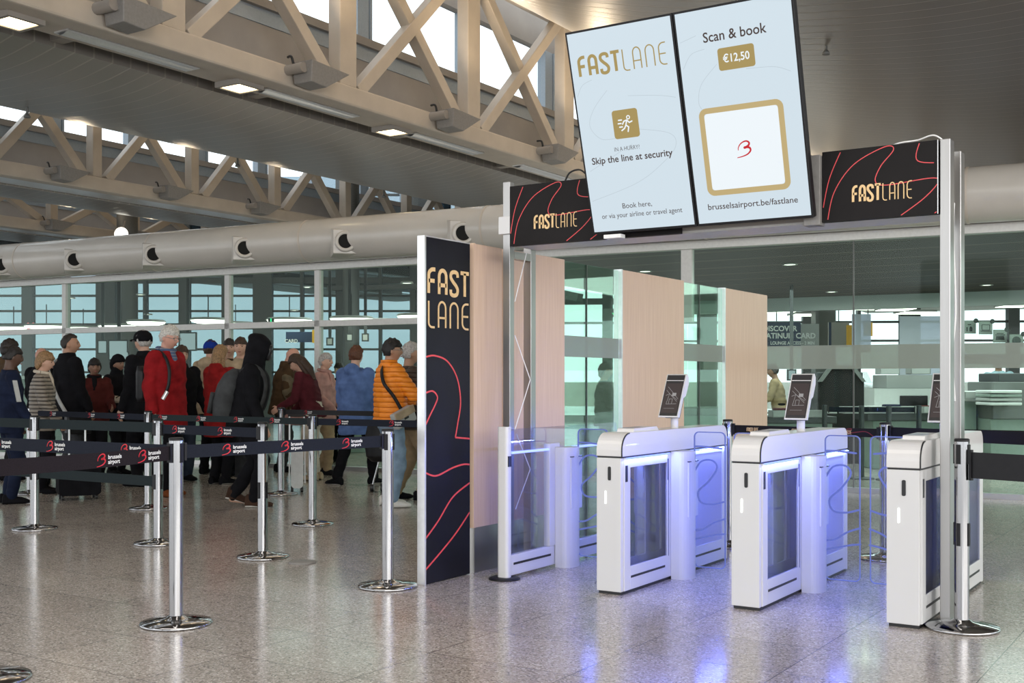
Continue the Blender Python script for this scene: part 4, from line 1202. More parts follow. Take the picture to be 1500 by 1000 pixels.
def rings(mb, rs, n=20):
    """torso-like loft: (centre, half width, half depth, side vector, front vector)"""
    vs = []; fs = []
    for c, a, b, u, v in rs:
        for k in range(n):
            t = 2 * PI * k / n
            ct, st = math.cos(t), math.sin(t)
            ct = math.copysign(abs(ct) ** .82, ct); st = math.copysign(abs(st) ** .82, st)
            vs.append(V(c) + V(u) * (a * ct) + V(v) * (b * st))
    m = len(rs)
    for i in range(m - 1):
        for k in range(n):
            fs.append((i * n + k, i * n + (k + 1) % n, (i + 1) * n + (k + 1) % n, (i + 1) * n + k))
    fs.append(tuple(range(n))[::-1]); fs.append(tuple(range((m - 1) * n, m * n)))
    return mb.add(vs, fs, 0, True)

def head_shape(mb, C, R, s):
    nu, nv = 28, 22
    vs, fs = [], []
    g = lambda x, z, x0, z0, sx, sz: math.exp(-(((x - x0) / sx) ** 2 + ((z - z0) / sz) ** 2))
    for j in range(1, nv):
        t = PI * j / nv
        for i in range(nu):
            p = 2 * PI * i / nu
            x, y, z = math.sin(t) * math.cos(p), math.sin(t) * math.sin(p), math.cos(t)
            px, py, pz = x * .077, y * .097, z * .119
            if z < 0:
                px *= 1 - .30 * (-z) ** 1.4
                if y < 0: py *= 1 - .42 * min(1, -z * 1.2)
                else: py *= 1 - .10 * (-z) ** 2
            if y > 0:
                f = y
                py += f * (.026 * g(x, z, 0, -.14, .17, .17) + .012 * g(x, z, 0, .08, .13, .2) + .006 * g(x, z, 0, .26, .6, .12) - .012 * g(x, z, .38, .08, .17, .1) - .012 * g(x, z, -.38, .08, .17, .1) + .008 * g(x, z, 0, -.48, .26, .07) - .006 * g(x, z, 0, -.60, .3, .05) + .010 * g(x, z, 0, -.80, .30, .14) + .005 * g(x, z, .45, -.2, .2, .2) + .005 * g(x, z, -.45, -.2, .2, .2))
            vs.append(C + R @ (V((px, py, pz)) * s))
    vs += [C + R @ V((0, 0, .119 * s)), C + R @ V((0, .01, -.119 * s))]
    a, b = len(vs) - 2, len(vs) - 1
    for j in range(nv - 2):
        for i in range(nu):
            fs.append((j * nu + i, (j + 1) * nu + i, (j + 1) * nu + (i + 1) % nu, j * nu + (i + 1) % nu))
    for i in range(nu):
        fs.append((a, i, (i + 1) % nu)); fs.append((b, (nv - 2) * nu + (i + 1) % nu, (nv - 2) * nu + i))
    mb.add(vs, fs, 0, True)
    for sx in (-1, 1):
        ell(mb, C + R @ (V((sx * .079, -.008, -.005)) * s), .011 * s, .021 * s, .033 * s, R @ Matrix.Rotation(sx * .3, 3, 'Z'), 10, 8)

def hair_shape(mb, C, R, s, style):
    """a cap of hair that sinks into the head over the face"""
    nu, nv = 48, 34
    seed = V((random.random() * 50, random.random() * 50, 0))
    vs, fs = [], []
    for j in range(0, nv + 1):
        t = PI * j / nv
        for i in range(nu):
            p = 2 * PI * i / nu
            x, y, z = math.sin(t) * math.cos(p), math.sin(t) * math.sin(p), math.cos(t)
            line = {'short': .30, 'bob': .28, 'long': .30, 'bald': 2, 'receding': .62, 'bun': .35, 'curly': .25}[style]
            low = {'short': -.45, 'bob': -.85, 'long': -.95, 'bald': -.45, 'receding': -.40, 'bun': -.30, 'curly': -.55}[style]
            front = z - line - .55 * max(0, -y + .1)          # hairline rises over the brow, drops towards the nape
            m1 = max(0, min(1, (z - line + 1.25 * max(0, -(y - .25))) / .12 + .5))
            m2 = max(0, min(1, (z - low) / .14 + .5))
            m = min(m1, m2)
            if style == 'bald': m = min(m, max(0, min(1, (.32 - z) / .1)), max(0, min(1, (.25 - y) / .12)))
            if style == 'receding': m = min(m, 1 if y < .2 else max(0, min(1, (z - .5) / .2)))
            th = {'short': .014, 'bob': .022, 'long': .020, 'bald': .006, 'receding': .008, 'bun': .012, 'curly': .03}[style]
            k = 1 + (th / .095) * m - .20 * (1 - m)
            wob = 1 + (.03 if style != 'curly' else .07) * m * math.sin(9 * p + 5 * t) * math.sin(7 * t)
            px, py, pz = x * .079 * k * wob, y * .098 * k * wob, z * .120 * k
            if z < 0 and style in ('short', 'bald', 'receding'): py *= 1 - (.42 * min(1, -z * 1.2) if y < 0 else 0)
            q_ = V((px, py, pz))
            if m > 0: q_ *= 1 + (.12 if style in ('short', 'curly') else .09) * m * mnoise.noise(V((px * 45, py * 45, pz * 20)) + seed)
            vs.append(C + R @ (q_ * s))
    for j in range(nv):
        for i in range(nu):
            fs.append((j * nu + i, (j + 1) * nu + i, (j + 1) * nu + (i + 1) % nu, j * nu + (i + 1) % nu))
    mb.add(vs, fs, 0, True)

def shoe(parent, foot, yaw, s, mat, sole, boot=False, pitch=0.0):
    mb = MB()
    n = 18
    R = Matrix.Rotation(yaw, 3, 'Z') @ Matrix.Rotation(-pitch, 3, 'X')
    secs = [(-.085, .034, .0, .085), (-.07, .040, .0, .10), (-.02, .043, .0, .105), (.05, .046, .0, .078), (.11, .050, .0, .058), (.155, .045, .0, .050), (.185, .028, .004, .036)]
    vs, fs, mi = [], [], []
    piv = V((0, .13, 0))
    for (y, w_, z0, z1) in secs:
        zz = z1 * (1.25 if boot and y < 0.03 else 1)
        for k in range(n):
            t = 2 * PI * k / n
            ct, st = math.cos(t), math.sin(t)
            x = math.copysign(abs(ct) ** .6, ct) * w_ * (1 if st < 0 else 1 - .35 * st)
            z = z0 + (zz - z0) * (.5 + .5 * math.copysign(abs(st) ** .7, st))
            p = V((x, y, z)) - piv
            vs.append(V(foot) + R @ ((p) * s) + Matrix.Rotation(yaw, 3, 'Z') @ (piv * s))
    m = len(secs)
    for i in range(m - 1):
        for k in range(n):
            fs.append((i * n + k, i * n + (k + 1) % n, (i + 1) * n + (k + 1) % n, (i + 1) * n + k))
    for f in fs:
        low = sum(1 for q in f if math.sin(2 * PI * (q % n) / n) < -.35) >= 3
        mb.add([vs[q] for q in f], [(0, 1, 2, 3)], 1 if low else 0, True)
    mb.add(vs[:n], [tuple(range(n))], 0); mb.add(vs[-n:], [tuple(range(n))[::-1]], 1)
    if boot: mb.tube([V(foot) + V((0, 0, .06)), V(foot) + V((0, 0, .155))], .052 * s, 14)
    o = mb.build('shoe', [mat, sole], parent, local=True)
    return o

def ik(hip, ankle, l1, l2, fwd):
    d = ankle - hip
    L = min(d.length, (l1 + l2) * .999)
    u = d.normalized()
    a = (l1 * l1 - l2 * l2 + L * L) / (2 * L)
    h = math.sqrt(max(0, l1 * l1 - a * a))
    f = (fwd - u * fwd.dot(u)).normalized()
    return hip + u * a + f * h

def person(label, xy, face, h, hair=('short', 'brown'), skin='fair', top='cloth_black', legs='cloth_black', shoes=('cloth_black', 'cloth_black'), lean=0, turn=0, nod=0, arms=((5, 6, 15, 0), (5, 6, 15, 0)), feet=((.09, .0), (-.09, .0)), hem=.80, bulk=1.0, quilt=None, fine=False, collar=None, hood=None, hat=None, scarf=None, glasses=False, toes=None, boots=False, under=None, yawfeet=(8, -8), sleeves=None):
    """one standing figure; face is the way it looks seen from the viewer: 0 away, 90 to the right, 180 towards, 270 to the left"""
    s = h / 1.765
    root = thing('person', label, 'person', (xy[0], xy[1], 0), YAW - math.radians(face))
    X, Y, Z = V((1, 0, 0)), V((0, 1, 0)), V((0, 0, 1))
    fmax = max(abs(f[1]) for f in feet) * s
    leg = .84 * s
    hz = min(.935 * s, math.sqrt(max(.1, (leg * .995) ** 2 - fmax ** 2)) + .085 * s)
    P = V((sum(f[0] for f in feet) / 2 * s, (sum(f[1] for f in feet) / 2) * s, hz))
    RL = Matrix.Rotation(-math.radians(lean), 3, 'X')
    tz, ty = RL @ Z, RL @ Y
    pt = lambda x, y, z: P + RL @ (V((x, y, z)) * s)
    neck = pt(0, -.015, .555)
    RH = Matrix.Rotation(-math.radians(turn), 3, 'Z') @ Matrix.Rotation(-math.radians(nod + lean * .4), 3, 'X')
    HC = neck + RL @ (V((0, .012, .055)) * s) + RH @ (V((0, .022, .105)) * s)
    vox = .0095 if fine else .0125
    ankles, knees, hips = [], [], []
    for sx, f in zip((1, -1), feet):
        lift = f[2] if len(f) > 2 else 0
        a = V((f[0] * s, f[1] * s, (.085 + lift) * s)); hp = P + X * (sx * .088 * s)
        ankles.append(a); hips.append(hp); knees.append(ik(hp, a, .435 * s, .415 * s, Y))
    sh, el, wr, hd = [], [], [], []
    for sx, (pi_, ab, be, inw) in zip((1, -1), arms):
        S_ = pt(sx * .175, -.005, .495)
        def dirv(pitch, side):
            a, b = math.radians(pitch), math.radians(side)
            return RL @ V((sx * math.sin(b), math.sin(a) * math.cos(b), -math.cos(a) * math.cos(b)))
        E = S_ + dirv(pi_, ab) * (.295 * s)
        Wd = dirv(pi_ + be, ab - inw)
        W = E + Wd * (.255 * s)
        sh.append(S_); el.append(E); wr.append(W); hd.append(Wd)
    # ---- the body, one surface
    mb = MB()
    b_ = [(pt(0, 0, -.07), .13, .10), (pt(0, -.005, .02), .165, .115), (pt(0, 0, .12), .145, .10), (pt(0, .005, .26), .155, .11), (pt(0, .0, .38), .175, .115), (pt(0, -.01, .47), .165, .09), (pt(0, -.015, .53), .085, .065), (neck + tz * .02 * s, .058, .06)]
    rings(mb, [(c, a * s, d * s, X, ty) for c, a, d in b_])
    limb(mb, [neck - tz * .03 * s, HC - RH @ (V((0, .02, .05)) * s)], [.058 * s, .054 * s])
    head_shape(mb, HC, RH, s)
    for i, sx in ((0, 1), (1, -1)):
        limb(mb, [hips[i], knees[i], ankles[i]], [.085 * s, .055 * s, .040 * s])
        limb(mb, [ankles[i] + V((0, -.02, -.03)) * s, ankles[i] + V((0, .12, -.055)) * s], [.032 * s, .026 * s])
        limb(mb, [sh[i], el[i], wr[i]], [.050 * s, .040 * s, .027 * s])
        d = hd[i]
        side = (X * sx - d * (X * sx).dot(d)).normalized(); pal = d.cross(side).normalized()
        if pal.dot(Y) < 0 and abs(d.z) > .5: pass
        kn = wr[i] + d * (.085 * s)
        # palm
        rings(mb, [(wr[i] + d * (t * s), a * s, b * s, pal, side) for t, a, b in ((-.01, .024, .017), (.03, .036, .017), (.07, .041, .015), (.092, .038, .012))], 14)
        inn = -side
        for q, ln in zip((-.030, -.010, .010, .029), (.062, .072, .078, .068)):
            k0 = kn + pal * (q * s * (1 if sx > 0 else 1)); k1 = k0 + (d * .9 + inn * .28).normalized() * (ln * .5 * s); k2 = k1 + (d * .62 + inn * .72).normalized() * (ln * .5 * s)
            limb(mb, [k0, k1, k2], [.0095 * s, .009 * s, .0078 * s], 8)
        t0 = wr[i] + d * (.03 * s) + pal * (.028 * s); t1 = t0 + (d * .6 + pal * .75 + inn * .25).normalized() * (.042 * s); t2 = t1 + (d * .9 + pal * .2 + inn * .3).normalized() * (.032 * s)
        limb(mb, [t0, t1, t2], [.013 * s, .011 * s, .009 * s], 8)
    blob_mesh('body', mb, vox, 2, 'skin_' + skin, root)
    # ---- trousers
    mb = MB()
    rings(mb, [(pt(0, 0, -.10), .150 * s, .125 * s, X, ty), (pt(0, -.01, .0), .180 * s, .135 * s, X, ty), (pt(0, 0, .12), .168 * s, .122 * s, X, ty), (pt(0, 0, .17), .160 * s, .115 * s, X, ty)])
    for i in (0, 1):
        limb(mb, [hips[i] - Z * .02 * s, knees[i], ankles[i] + Z * .012 * s], [.106 * s, .077 * s, .064 * s])
    blob_mesh('trousers', mb, .016, 2, legs, root, None, .013)
    # ---- coat or jacket
    mb = MB()
    k = bulk
    hz_ = hem - .935
    prof = [(hz_, .190, .150), (hz_ * .5, .195, .150), (.08, .180 if k < 1.1 else .19, .137), (.20, .180, .137), (.32, .195, .142), (.42, .200, .132), (.49, .185, .108), (.54, .11, .085), (.575, .078, .078)]
    rings(mb, [(pt(0, 0, z), a * k * s, b * k * s, X, ty) for z, a, b in prof])
    for i in (0, 1):
        limb(mb, [sh[i], el[i], wr[i] - hd[i] * .01 * s], [.074 * k * s, .062 * k * s, .047 * k * s])
        mb_c = wr[i]
    if collar: rings(mb, [(neck - tz * .02 * s, .092 * s, .092 * s, X, ty), (neck + tz * .035 * s, .088 * s, .088 * s, X, ty), (neck + tz * .06 * s, .082 * s, .084 * s, X, ty)])
    if hood == 'down':
        ell(mb, neck + ty * (-.085 * s) + tz * (-.015 * s), .115 * s, .06 * s, .085 * s)
    blob_mesh('jacket', mb, .0135, 3, top, root, quilt, .0 if quilt else .014)
    if sleeves:
        m2 = MB()
        for i in (0, 1): limb(m2, [sh[i].lerp(el[i], .35), el[i], wr[i] - hd[i] * .005 * s], [.075 * k * s, .065 * k * s, .049 * k * s])
        blob_mesh('sleeves', m2, .0135, 2, sleeves, root, None, .01)
    # ---- shoes
    for i in (0, 1):
        f = feet[i]
        pz = toes[i] if toes else 0
        shoe(root, V((f[0] * s, (f[1] - .005) * s, (f[2] if len(f) > 2 else 0) * s + .002)), math.radians(-yawfeet[i]), s * 1.05, shoes[0], shoes[1], boots, math.radians(pz))
    # ---- face
    if hood != 'up':
        e = MB()
        for sx in (-1, 1): ell(e, HC + RH @ (V((sx * .030, .082, .010)) * s), .012 * s, .008 * s, .0065 * s, RH, 10, 8)
        e.build('eyes', 'eye_dark', root, local=True)
        e = MB()
        for sx in (-1, 1): e.tube([HC + RH @ (V((sx * a, b, c)) * s) for a, b, c in ((.014, .096, .026), (.030, .093, .031), (.047, .080, .027))], .0042 * s, 6)
        e.build('eyebrows', 'hair_' + (hair[1] if hair else 'dark'), root, local=True)
        e = MB(); ell(e, HC + RH @ (V((0, .0945, -.058)) * s), .023 * s, .008 * s, .007 * s, RH, 12, 8); e.build('lips', 'lips', root, local=True)
    if hair and hood != 'up':
        mb = MB(); hair_shape(mb, HC, RH, s, hair[0])
        o = None
        if hair[0] == 'long':
            limb(mb, [HC + RH @ (V((0, -.07, -.02)) * s), HC + RH @ (V((0, -.095, -.16)) * s), HC + RH @ (V((0, -.09, -.30)) * s)], [.075 * s, .072 * s, .035 * s])
            for sx in (-1, 1): limb(mb, [HC + RH @ (V((sx * .068, -.045, .01)) * s), HC + RH @ (V((sx * .075, -.06, -.13)) * s), HC + RH @ (V((sx * .07, -.06, -.26)) * s)], [.026 * s, .030 * s, .014 * s])
        if hair[0] == 'bun': ell(mb, HC + RH @ (V((0, -.09, .06)) * s), .06 * s, .055 * s, .055 * s)
        if hair[0] == 'curly':
            for q in range(16):
                a = q * 2.4; ell(mb, HC + RH @ (V((.08 * math.cos(a), -.05 + .06 * math.sin(a), .08 - .012 * q)) * s), .035 * s, .035 * s, .035 * s, None, 8, 6)
        mb.build('hair', 'hair_' + hair[1], root, local=True)
    if hat:
        kind, m_ = hat
        mb = MB()
        if kind == 'beanie':
            rings(mb, [(HC + RH @ (V((0, -.005, z)) * s), a * s, b * s, RH @ X, RH @ Y) for z, a, b in ((.015, .086, .105), (.035, .090, .109), (.07, .084, .102), (.10, .066, .082), (.125, .035, .045), (.132, .01, .012))], 24)
            mb.build('beanie', m_, root, local=True)
        if kind == 'cap':
            rings(mb, [(HC + RH @ (V((0, -.004, z)) * s), a * s, b * s, RH @ X, RH @ Y) for z, a, b in ((.004, .089, .109), (.035, .091, .111), (.06, .089, .108), (.10, .074, .090), (.128, .042, .052), (.137, .01, .012))], 24)
            rings(mb, [(HC + RH @ (V((0, y, z)) * s), a * s, .005 * s, RH @ X, RH @ Z) for y, z, a in ((.07, .026, .078), (.11, .026, .074), (.15, .018, .054), (.172, .012, .024))], 16)
            mb.build('cap', m_, root, local=True)
        if kind == 'scarf':
            vs = MB(); hair_shape(vs, HC, RH, s * 1.10, 'long')
            limb(vs, [HC + RH @ (V((0, -.02, -.08)) * s), neck + tz * .0 * s, neck - tz * .10 * s + ty * .04 * s], [.085 * s, .10 * s, .125 * s])
            blob_mesh('headscarf', vs, .012, 2, m_, root)
    if hood == 'up':
        mb = MB()
        ell(mb, HC + RH @ (V((0, -.018, .016)) * s), .112 * s, .135 * s, .148 * s, RH, 24, 18)
        limb(mb, [HC + RH @ (V((0, -.03, -.06)) * s), neck - tz * .03 * s], [.11 * s, .12 * s])
        ell(mb, HC + RH @ (V((0, -.06, .10)) * s), .07 * s, .09 * s, .06 * s, RH)
        blob_mesh('hood', mb, .012, 3, top, root, None, .012)
        m2 = MB(); rings(m2, [(HC + RH @ (V((0, .085 + y, .0)) * s), a * s, b * s, RH @ X, RH @ Z) for y, a, b in ((.0, .064, .088), (.024, .058, .082), (.032, .046, .068))], 20)  # black plug painted as the shade inside the hood
        m2.build('hood_shade', 'seam_black', root, local=True)
    if scarf:
        mb = MB()
        pts = [neck + RL @ (V((.088 * math.cos(a), .085 * math.sin(a) + .012, .035 - .015 * math.sin(a))) * s) for a in [k * PI / 8 for k in range(17)]]
        mb.tube(pts, [.022 * s] * 17, 10)
        mb.tube([neck + RL @ (V((.02, .10, .03)) * s), neck + RL @ (V((.015, .135, -.06)) * s), neck + RL @ (V((.02, .15, -.20)) * s)], [.034 * s, .036 * s, .026 * s], 10, flat=.5)
        mb.build('scarf', scarf, root, local=True)
    if glasses:
        mb = MB()
        for sx in (-1, 1):
            c = HC + RH @ (V((sx * .032, .104, .006)) * s)
            pts = [c + RH @ (V((.024 * math.cos(a), 0, .017 * math.sin(a))) * s) for a in [k * PI / 8 for k in range(17)]]
            mb.tube(pts, .0024 * s, 6, caps=False)
            mb.tube([HC + RH @ (V((sx * .056, .10, .008)) * s), HC + RH @ (V((sx * .082, .05, .012)) * s), HC + RH @ (V((sx * .084, -.01, .008)) * s)], .0028 * s, 6)
        mb.tube([HC + RH @ (V((x, .110, .010)) * s) for x in (-.009, 0, .009)], .0024 * s, 6)
        mb.build('glasses', 'grey_box', root, local=True)
    root['_s'] = s
    return dict(root=root, neck=neck, HC=HC, RH=RH, RL=RL, pt=pt, sh=sh, el=el, wr=wr, hd=hd, s=s, P=P)

def worn(p, name, label, cat):
    r = p['root']
    return thing(name, label, cat, tuple(r.location), r.rotation_euler.z)

def strap(p, t, pts, wd, mat, name='strap'):
    """flat band laid over the figure through points given in the torso's own measures"""
    q = spline([tuple(p['pt'](*a)) for a in pts], 8)
    q = [V(a) for a in q]
    mb = MB(); L, R = [], []
    for i, a in enumerate(q):
        d = (q[min(len(q) - 1, i + 1)] - q[max(0, i - 1)]).normalized()
        c = p['pt'](0, 0, (a - p['P']).z / p['s'])
        nrm = (a - V((c.x, c.y, a.z))); nrm = (nrm - d * nrm.dot(d)).normalized()
        sd = d.cross(nrm).normalized() * (wd / 2)
        L.append((a + sd, nrm)); R.append((a - sd, nrm))
    for i in range(len(q) - 1):
        vs = []
        for k in (i, i + 1):
            for (a, n), dn in ((L[k], 0), (R[k], 0), (R[k], .006), (L[k], .006)): vs.append(a + n * dn)
        mb.add(vs, [(0, 1, 5, 4), (1, 2, 6, 5), (2, 3, 7, 6), (3, 0, 4, 7)], 0, True)
    return mb.build(name, mat, t, local=True)

AW = ((4, 7, 14, 2), (4, 7, 14, 2))
# --- the queue, from left to right
person('person with short dark hair and dull brown jacket at the upper left edge', (-13.85, 9.16), 60, 1.87, ('short', 'dark'), 'tan', 'cloth_brown', 'cloth_black', arms=AW, collar=True)
navy = person('person in navy sweatshirt with pale printed stripe down the sleeve, dark tied hair', (-11.19, 7.42), 55, 1.69, ('bun', 'black'), 'dark', 'cloth_navy', 'cloth_navy', arms=((10, 6, 20, 4), (8, 8, 16, 2)), nod=8)
mb = MB()
sA, eA = navy['sh'][0], navy['el'][0]
person('person with bald head mostly hidden behind the striped jacket', (-14.37, 10.01), 20, 1.79, ('bald', 'grey'), 'pink', 'cloth_black', 'cloth_black', arms=AW)
lady = person('person with short light brown hair in grey-brown quilted jacket with dark bands', (-11.87, 8.29), 78, 1.65, ('bob', 'blond'), 'fair', 'quilt_taupe', 'cloth_black', arms=((12, 8, 25, 6), (8, 8, 20, 4)), fine=True, quilt=(.010, .045), bulk=1.05, scarf='cloth_cream', nod=6)
bald = person('tall person with receding dark hair in black jacket with grey strap across the back', (-12.57, 9.15), 42, 1.91, ('receding', 'dark'), 'tan', 'cloth_black', 'cloth_charcoal', arms=((6, 9, 18, 3), (6, 9, 18, 3)), turn=32, bulk=1.12, hem=.76, fine=True, collar=True)
person('person in dark red jacket with covered mouth, behind the black jacket', (-13.14, 9.97), 150, 1.61, ('bob', 'black'), 'brown', 'cloth_maroon', 'cloth_black', arms=((20, 6, 50, 10), (20, 6, 50, 10)), bulk=1.1, scarf='cloth_black', collar=True)
person('person in black headscarf and dark top with white sleeves', (-13.38, 10.53), 118, 1.665, None, 'brown', 'cloth_black', 'cloth_black', arms=((8, 4, 80, 12), (8, 4, 78, 14)), hat=('scarf', 'cloth_black'), sleeves='cloth_cream')
person('person in black cap and black coat with raised collar', (-11.61, 9.54), 298, 1.94, ('short', 'grey'), 'fair', 'cloth_black', 'cloth_black', arms=AW, bulk=1.1, hat=('cap', 'cloth_black'), collar=True, glasses=True, hem=.7)
red = person('person with grey hair and glasses in bright red jacket', (-10.42, 8.87), 112, 1.955, ('short', 'white'), 'pink', 'cloth_red', 'cloth_black', ('cloth_rust', 'cloth_rust'), arms=((-4, 10, 18, 4), (-2, 6, 10, 4)), nod=12, bulk=1.18, hem=.72, fine=True, glasses=True, scarf='plaid_scarf', feet=((.10, .06), (-.10, -.05)))
person('person in black jacket standing half behind the red jacket', (-11.84, 10.33), 140, 1.78, ('short', 'brown'), 'fair', 'cloth_black', 'cloth_darkdenim', ('cloth_black', 'cloth_black'), arms=((0, 16, 40, 10), (0, 16, 34, 10)), bulk=1.08, collar=True)
bean = person('person in bright blue knitted beanie and beige jacket', (-12.36, 11.31), 15, 1.89, ('short', 'brown'), 'fair', 'cloth_beige', 'cloth_black', arms=AW, hat=('beanie', 'cloth_royal'), hood='down')
person('person with blond hair in scarlet coat seen from behind', (-11.03, 10.26), 25, 1.765, ('long', 'blond'), 'fair', 'cloth_scarlet', 'cloth_black', ('cloth_black', 'sole_white'), arms=((12, 10, 40, 10), (12, 10, 40, 10)), hood='down', hem=.62, bulk=1.1, nod=-5)
person('person with dark hair farthest back, behind the blond hair', (-12.58, 11.88), 170, 1.93, ('short', 'dark'), 'fair', 'cloth_brown', 'cloth_black', arms=AW)
person('person with long reddish brown hair between blond hair and young face', (-12.91, 12.15), 20, 1.87, ('long', 'auburn'), 'fair', 'cloth_black', 'cloth_black', arms=AW)
person('young person with brown fringe in beige hooded top facing the viewer', (-11.85, 11.40), 175, 1.92, ('short', 'brown'), 'fair', 'cloth_beige', 'cloth_black', arms=AW, hood='down', fine=True)
walker = person('person in black hooded jacket walking to the right with grey backpack', (-8.73, 8.64), 84, 1.82, None, 'fair', 'cloth_black', 'cloth_black', ('cloth_darkbrown', 'sole_white'), lean=11, arms=((14, 7, 20, 4), (-6, 8, 18, 4)), feet=((.08, -.02), (-.08, -.25, .015)), toes=(0, 16), boots=True, hood='up', nod=8, bulk=1.10, hem=.80, fine=True)
old = person('person with bald head in brown waistcoat with olive sleeves', (-11.79, 12.14), 72, 1.83, ('bald', 'white'), 'pink', 'cloth_brown', 'cloth_charcoal', arms=((6, 9, 22, 4), (6, 9, 22, 4)), nod=24, lean=8, bulk=1.12, collar=True, sleeves='cloth_khaki', fine=True)
burg = person('person with long dark hair in burgundy jacket and cream trousers leaning to the left', (-10.44, 11.35), 282, 1.72, ('long', 'brown'), 'fair', 'cloth_burgundy', 'cloth_cream', ('cloth_beige', 'cloth_brown'), lean=16, nod=26, arms=((28, 8, 34, 8), (26, 8, 50, 8)), hem=.84, fine=True)
person('person with short grey hair and pale pink scarf over dark top', (-10.94, 12.10), 108, 1.71, ('short', 'grey'), 'fair', 'cloth_pink', 'cloth_tan', ('cloth_black', 'cloth_black'), arms=((10, 6, 40, 6), (10, 6, 30, 6)), scarf='cloth_pink', fine=True, feet=((.08, .1), (-.08, -.08)))
blue = person('person in blue parka with black trousers and black sneakers seen from behind', (-9.50, 11.13), 20, 1.78, ('short', 'auburn'), 'fair', 'cloth_blue', 'cloth_black', ('cloth_black', 'sole_white'), arms=((6, 6, 18, 4), (2, 7, 14, 4)), hem=.66, bulk=1.12, hood='down', fine=True, feet=((.14, .18), (-.22, -.12)), yawfeet=(10, -70))
person('person in dark clothes far back, right of the pink scarf', (-12.36, 14.04), 200, 1.60, ('short', 'dark'), 'fair', 'cloth_black', 'cloth_black', arms=AW)
orange = person('person with black hair and glasses in orange quilted jacket and light jeans', (-7.58, 9.39), 62, 1.755, ('short', 'black'), 'tan', 'quilt_orange', 'cloth_denim', ('sole_white', 'sole_white'), arms=((34, 16, 40, 20), (20, 10, 60, 10)), turn=18, hem=.87, bulk=1.14, quilt=(.013, .052), fine=True, glasses=True, collar=True, feet=((.15, -.02), (-.13, .04)), yawfeet=(14, 10))
person('person with grey hair in brown quilted jacket beside the black sign board', (-7.76, 10.10), 70, 1.765, ('short', 'grey'), 'tan', 'quilt_brown', 'cloth_tan', ('cloth_black', 'cloth_black'), arms=((20, 10, 45, 10), (20, 10, 45, 10)), quilt=(.010, .05), bulk=1.14, hem=.82, feet=((.10, .03), (-.12, -.2)))
person('person in dark coat seen through the green glass, left one', (-7.45, 13.9), 100, 1.56, ('bob', 'dark'), 'fair', 'cloth_black', 'cloth_black', arms=((20, 8, 70, 10), (20, 8, 70, 10)), bulk=1.1)
person('person in dark coat seen through the green glass, right one', (-6.95, 13.7), 60, 1.62, ('short', 'grey'), 'fair', 'cloth_black', 'cloth_black', arms=((20, 8, 60, 10), (20, 8, 60, 10)), bulk=1.15)
person('person in beige shirt working behind glass, between wooden panel and middle tablet', (-6.56, 18.38), 285, 1.60, ('short', 'dark'), 'brown', 'cloth_tan', 'cloth_black', arms=((30, 8, 50, 10), (30, 8, 50, 10)), lean=10)

person('person in pale blue shirt beyond the glass at the right edge', (-3.48, 20.12), 200, 1.74, ('short', 'dark'), 'brown', 'cloth_paleblue', 'cloth_navy', arms=((20, 8, 60, 10), (20, 8, 60, 10)))
# --- things they carry
t = worn(walker, 'backpack', 'grey backpack on the back of the hooded walker', 'backpack')
p = walker
mb = MB()
R_ = p['RL']
rings(mb, [(p['pt'](0, -.21 + dy, z), a * p['s'], b * p['s'], V((1, 0, 0)), R_ @ V((0, 1, 0))) for z, a, b, dy in ((-.06, .12, .06, .02), (-.02, .165, .105, 0), (.12, .175, .125, -.01), (.30, .165, .115, 0), (.42, .14, .09, .02), (.49, .08, .045, .05))], 20)
blob_mesh('pack_body', mb, .016, 3, 'cloth_greypack', t)
mb = MB(); rings(mb, [(p['pt'](0, -.345, z), a * p['s'], .03 * p['s'], V((1, 0, 0)), R_ @ V((0, 1, 0))) for z, a in ((0, .09), (.03, .12), (.18, .12), (.21, .09))], 16)
mb.build('front_pocket', 'cloth_charcoal', t, local=True)
for sx in (-1, 1): strap(p, t, [(sx * .12, -.12, .46), (sx * .125, .0, .545), (sx * .13, .13, .46), (sx * .14, .165, .28), (sx * .17, .12, .10), (sx * .17, -.06, .02)], .055, 'cloth_greypack', 'shoulder_strap')

t = worn(orange, 'crossbody_bag', 'small grey bag hanging at the hip of the orange jacket', 'bag')
p = orange
bx = MB()
c = p['pt'](.275, .03, .03)
fr = (c, (R := Matrix.Rotation(.35, 3, 'Z') @ Matrix.Rotation(math.radians(22), 3, 'X')) @ V((0, 1, 0)), R @ V((0, 0, 1)), R @ V((1, 0, 0)))
bx.fbox(fr, -.14, .14, -.09, .08, -.045, .045)
bx.build('bag_body', 'sign_grey', t, local=True, bevel=.02)
MB().fbox(fr, -.141, .141, .0, .082, .035, .05).build('flap', 'cloth_beige', t, local=True, bevel=.006)
MB().fbox(fr, -.03, .03, -.02, .0, .048, .053).build('badge', 'seam_black', t, local=True)
strap(p, t, [(.25, .02, .10), (.235, -.06, .24), (.19, -.15, .38), (.06, -.12, .53), (-.07, -.02, .56)], .035, 'black_plastic')

t = worn(bald, 'shoulder_bag', 'grey bag strap running across the black jacket of the tall person', 'bag')
strap(bald, t, [(-.13, .05, .56), (-.12, -.155, .48), (0, -.195, .30), (.12, -.19, .10), (.235, -.12, -.12)], .045, 'sign_grey')
mb = MB(); c = bald['pt'](.27, -.02, -.20); mb.box(c.x - .05, c.x + .05, c.y - .16, c.y + .16, c.z - .13, c.z + .13); mb.build('bag_body', 'black_plastic', t, local=True, bevel=.02)

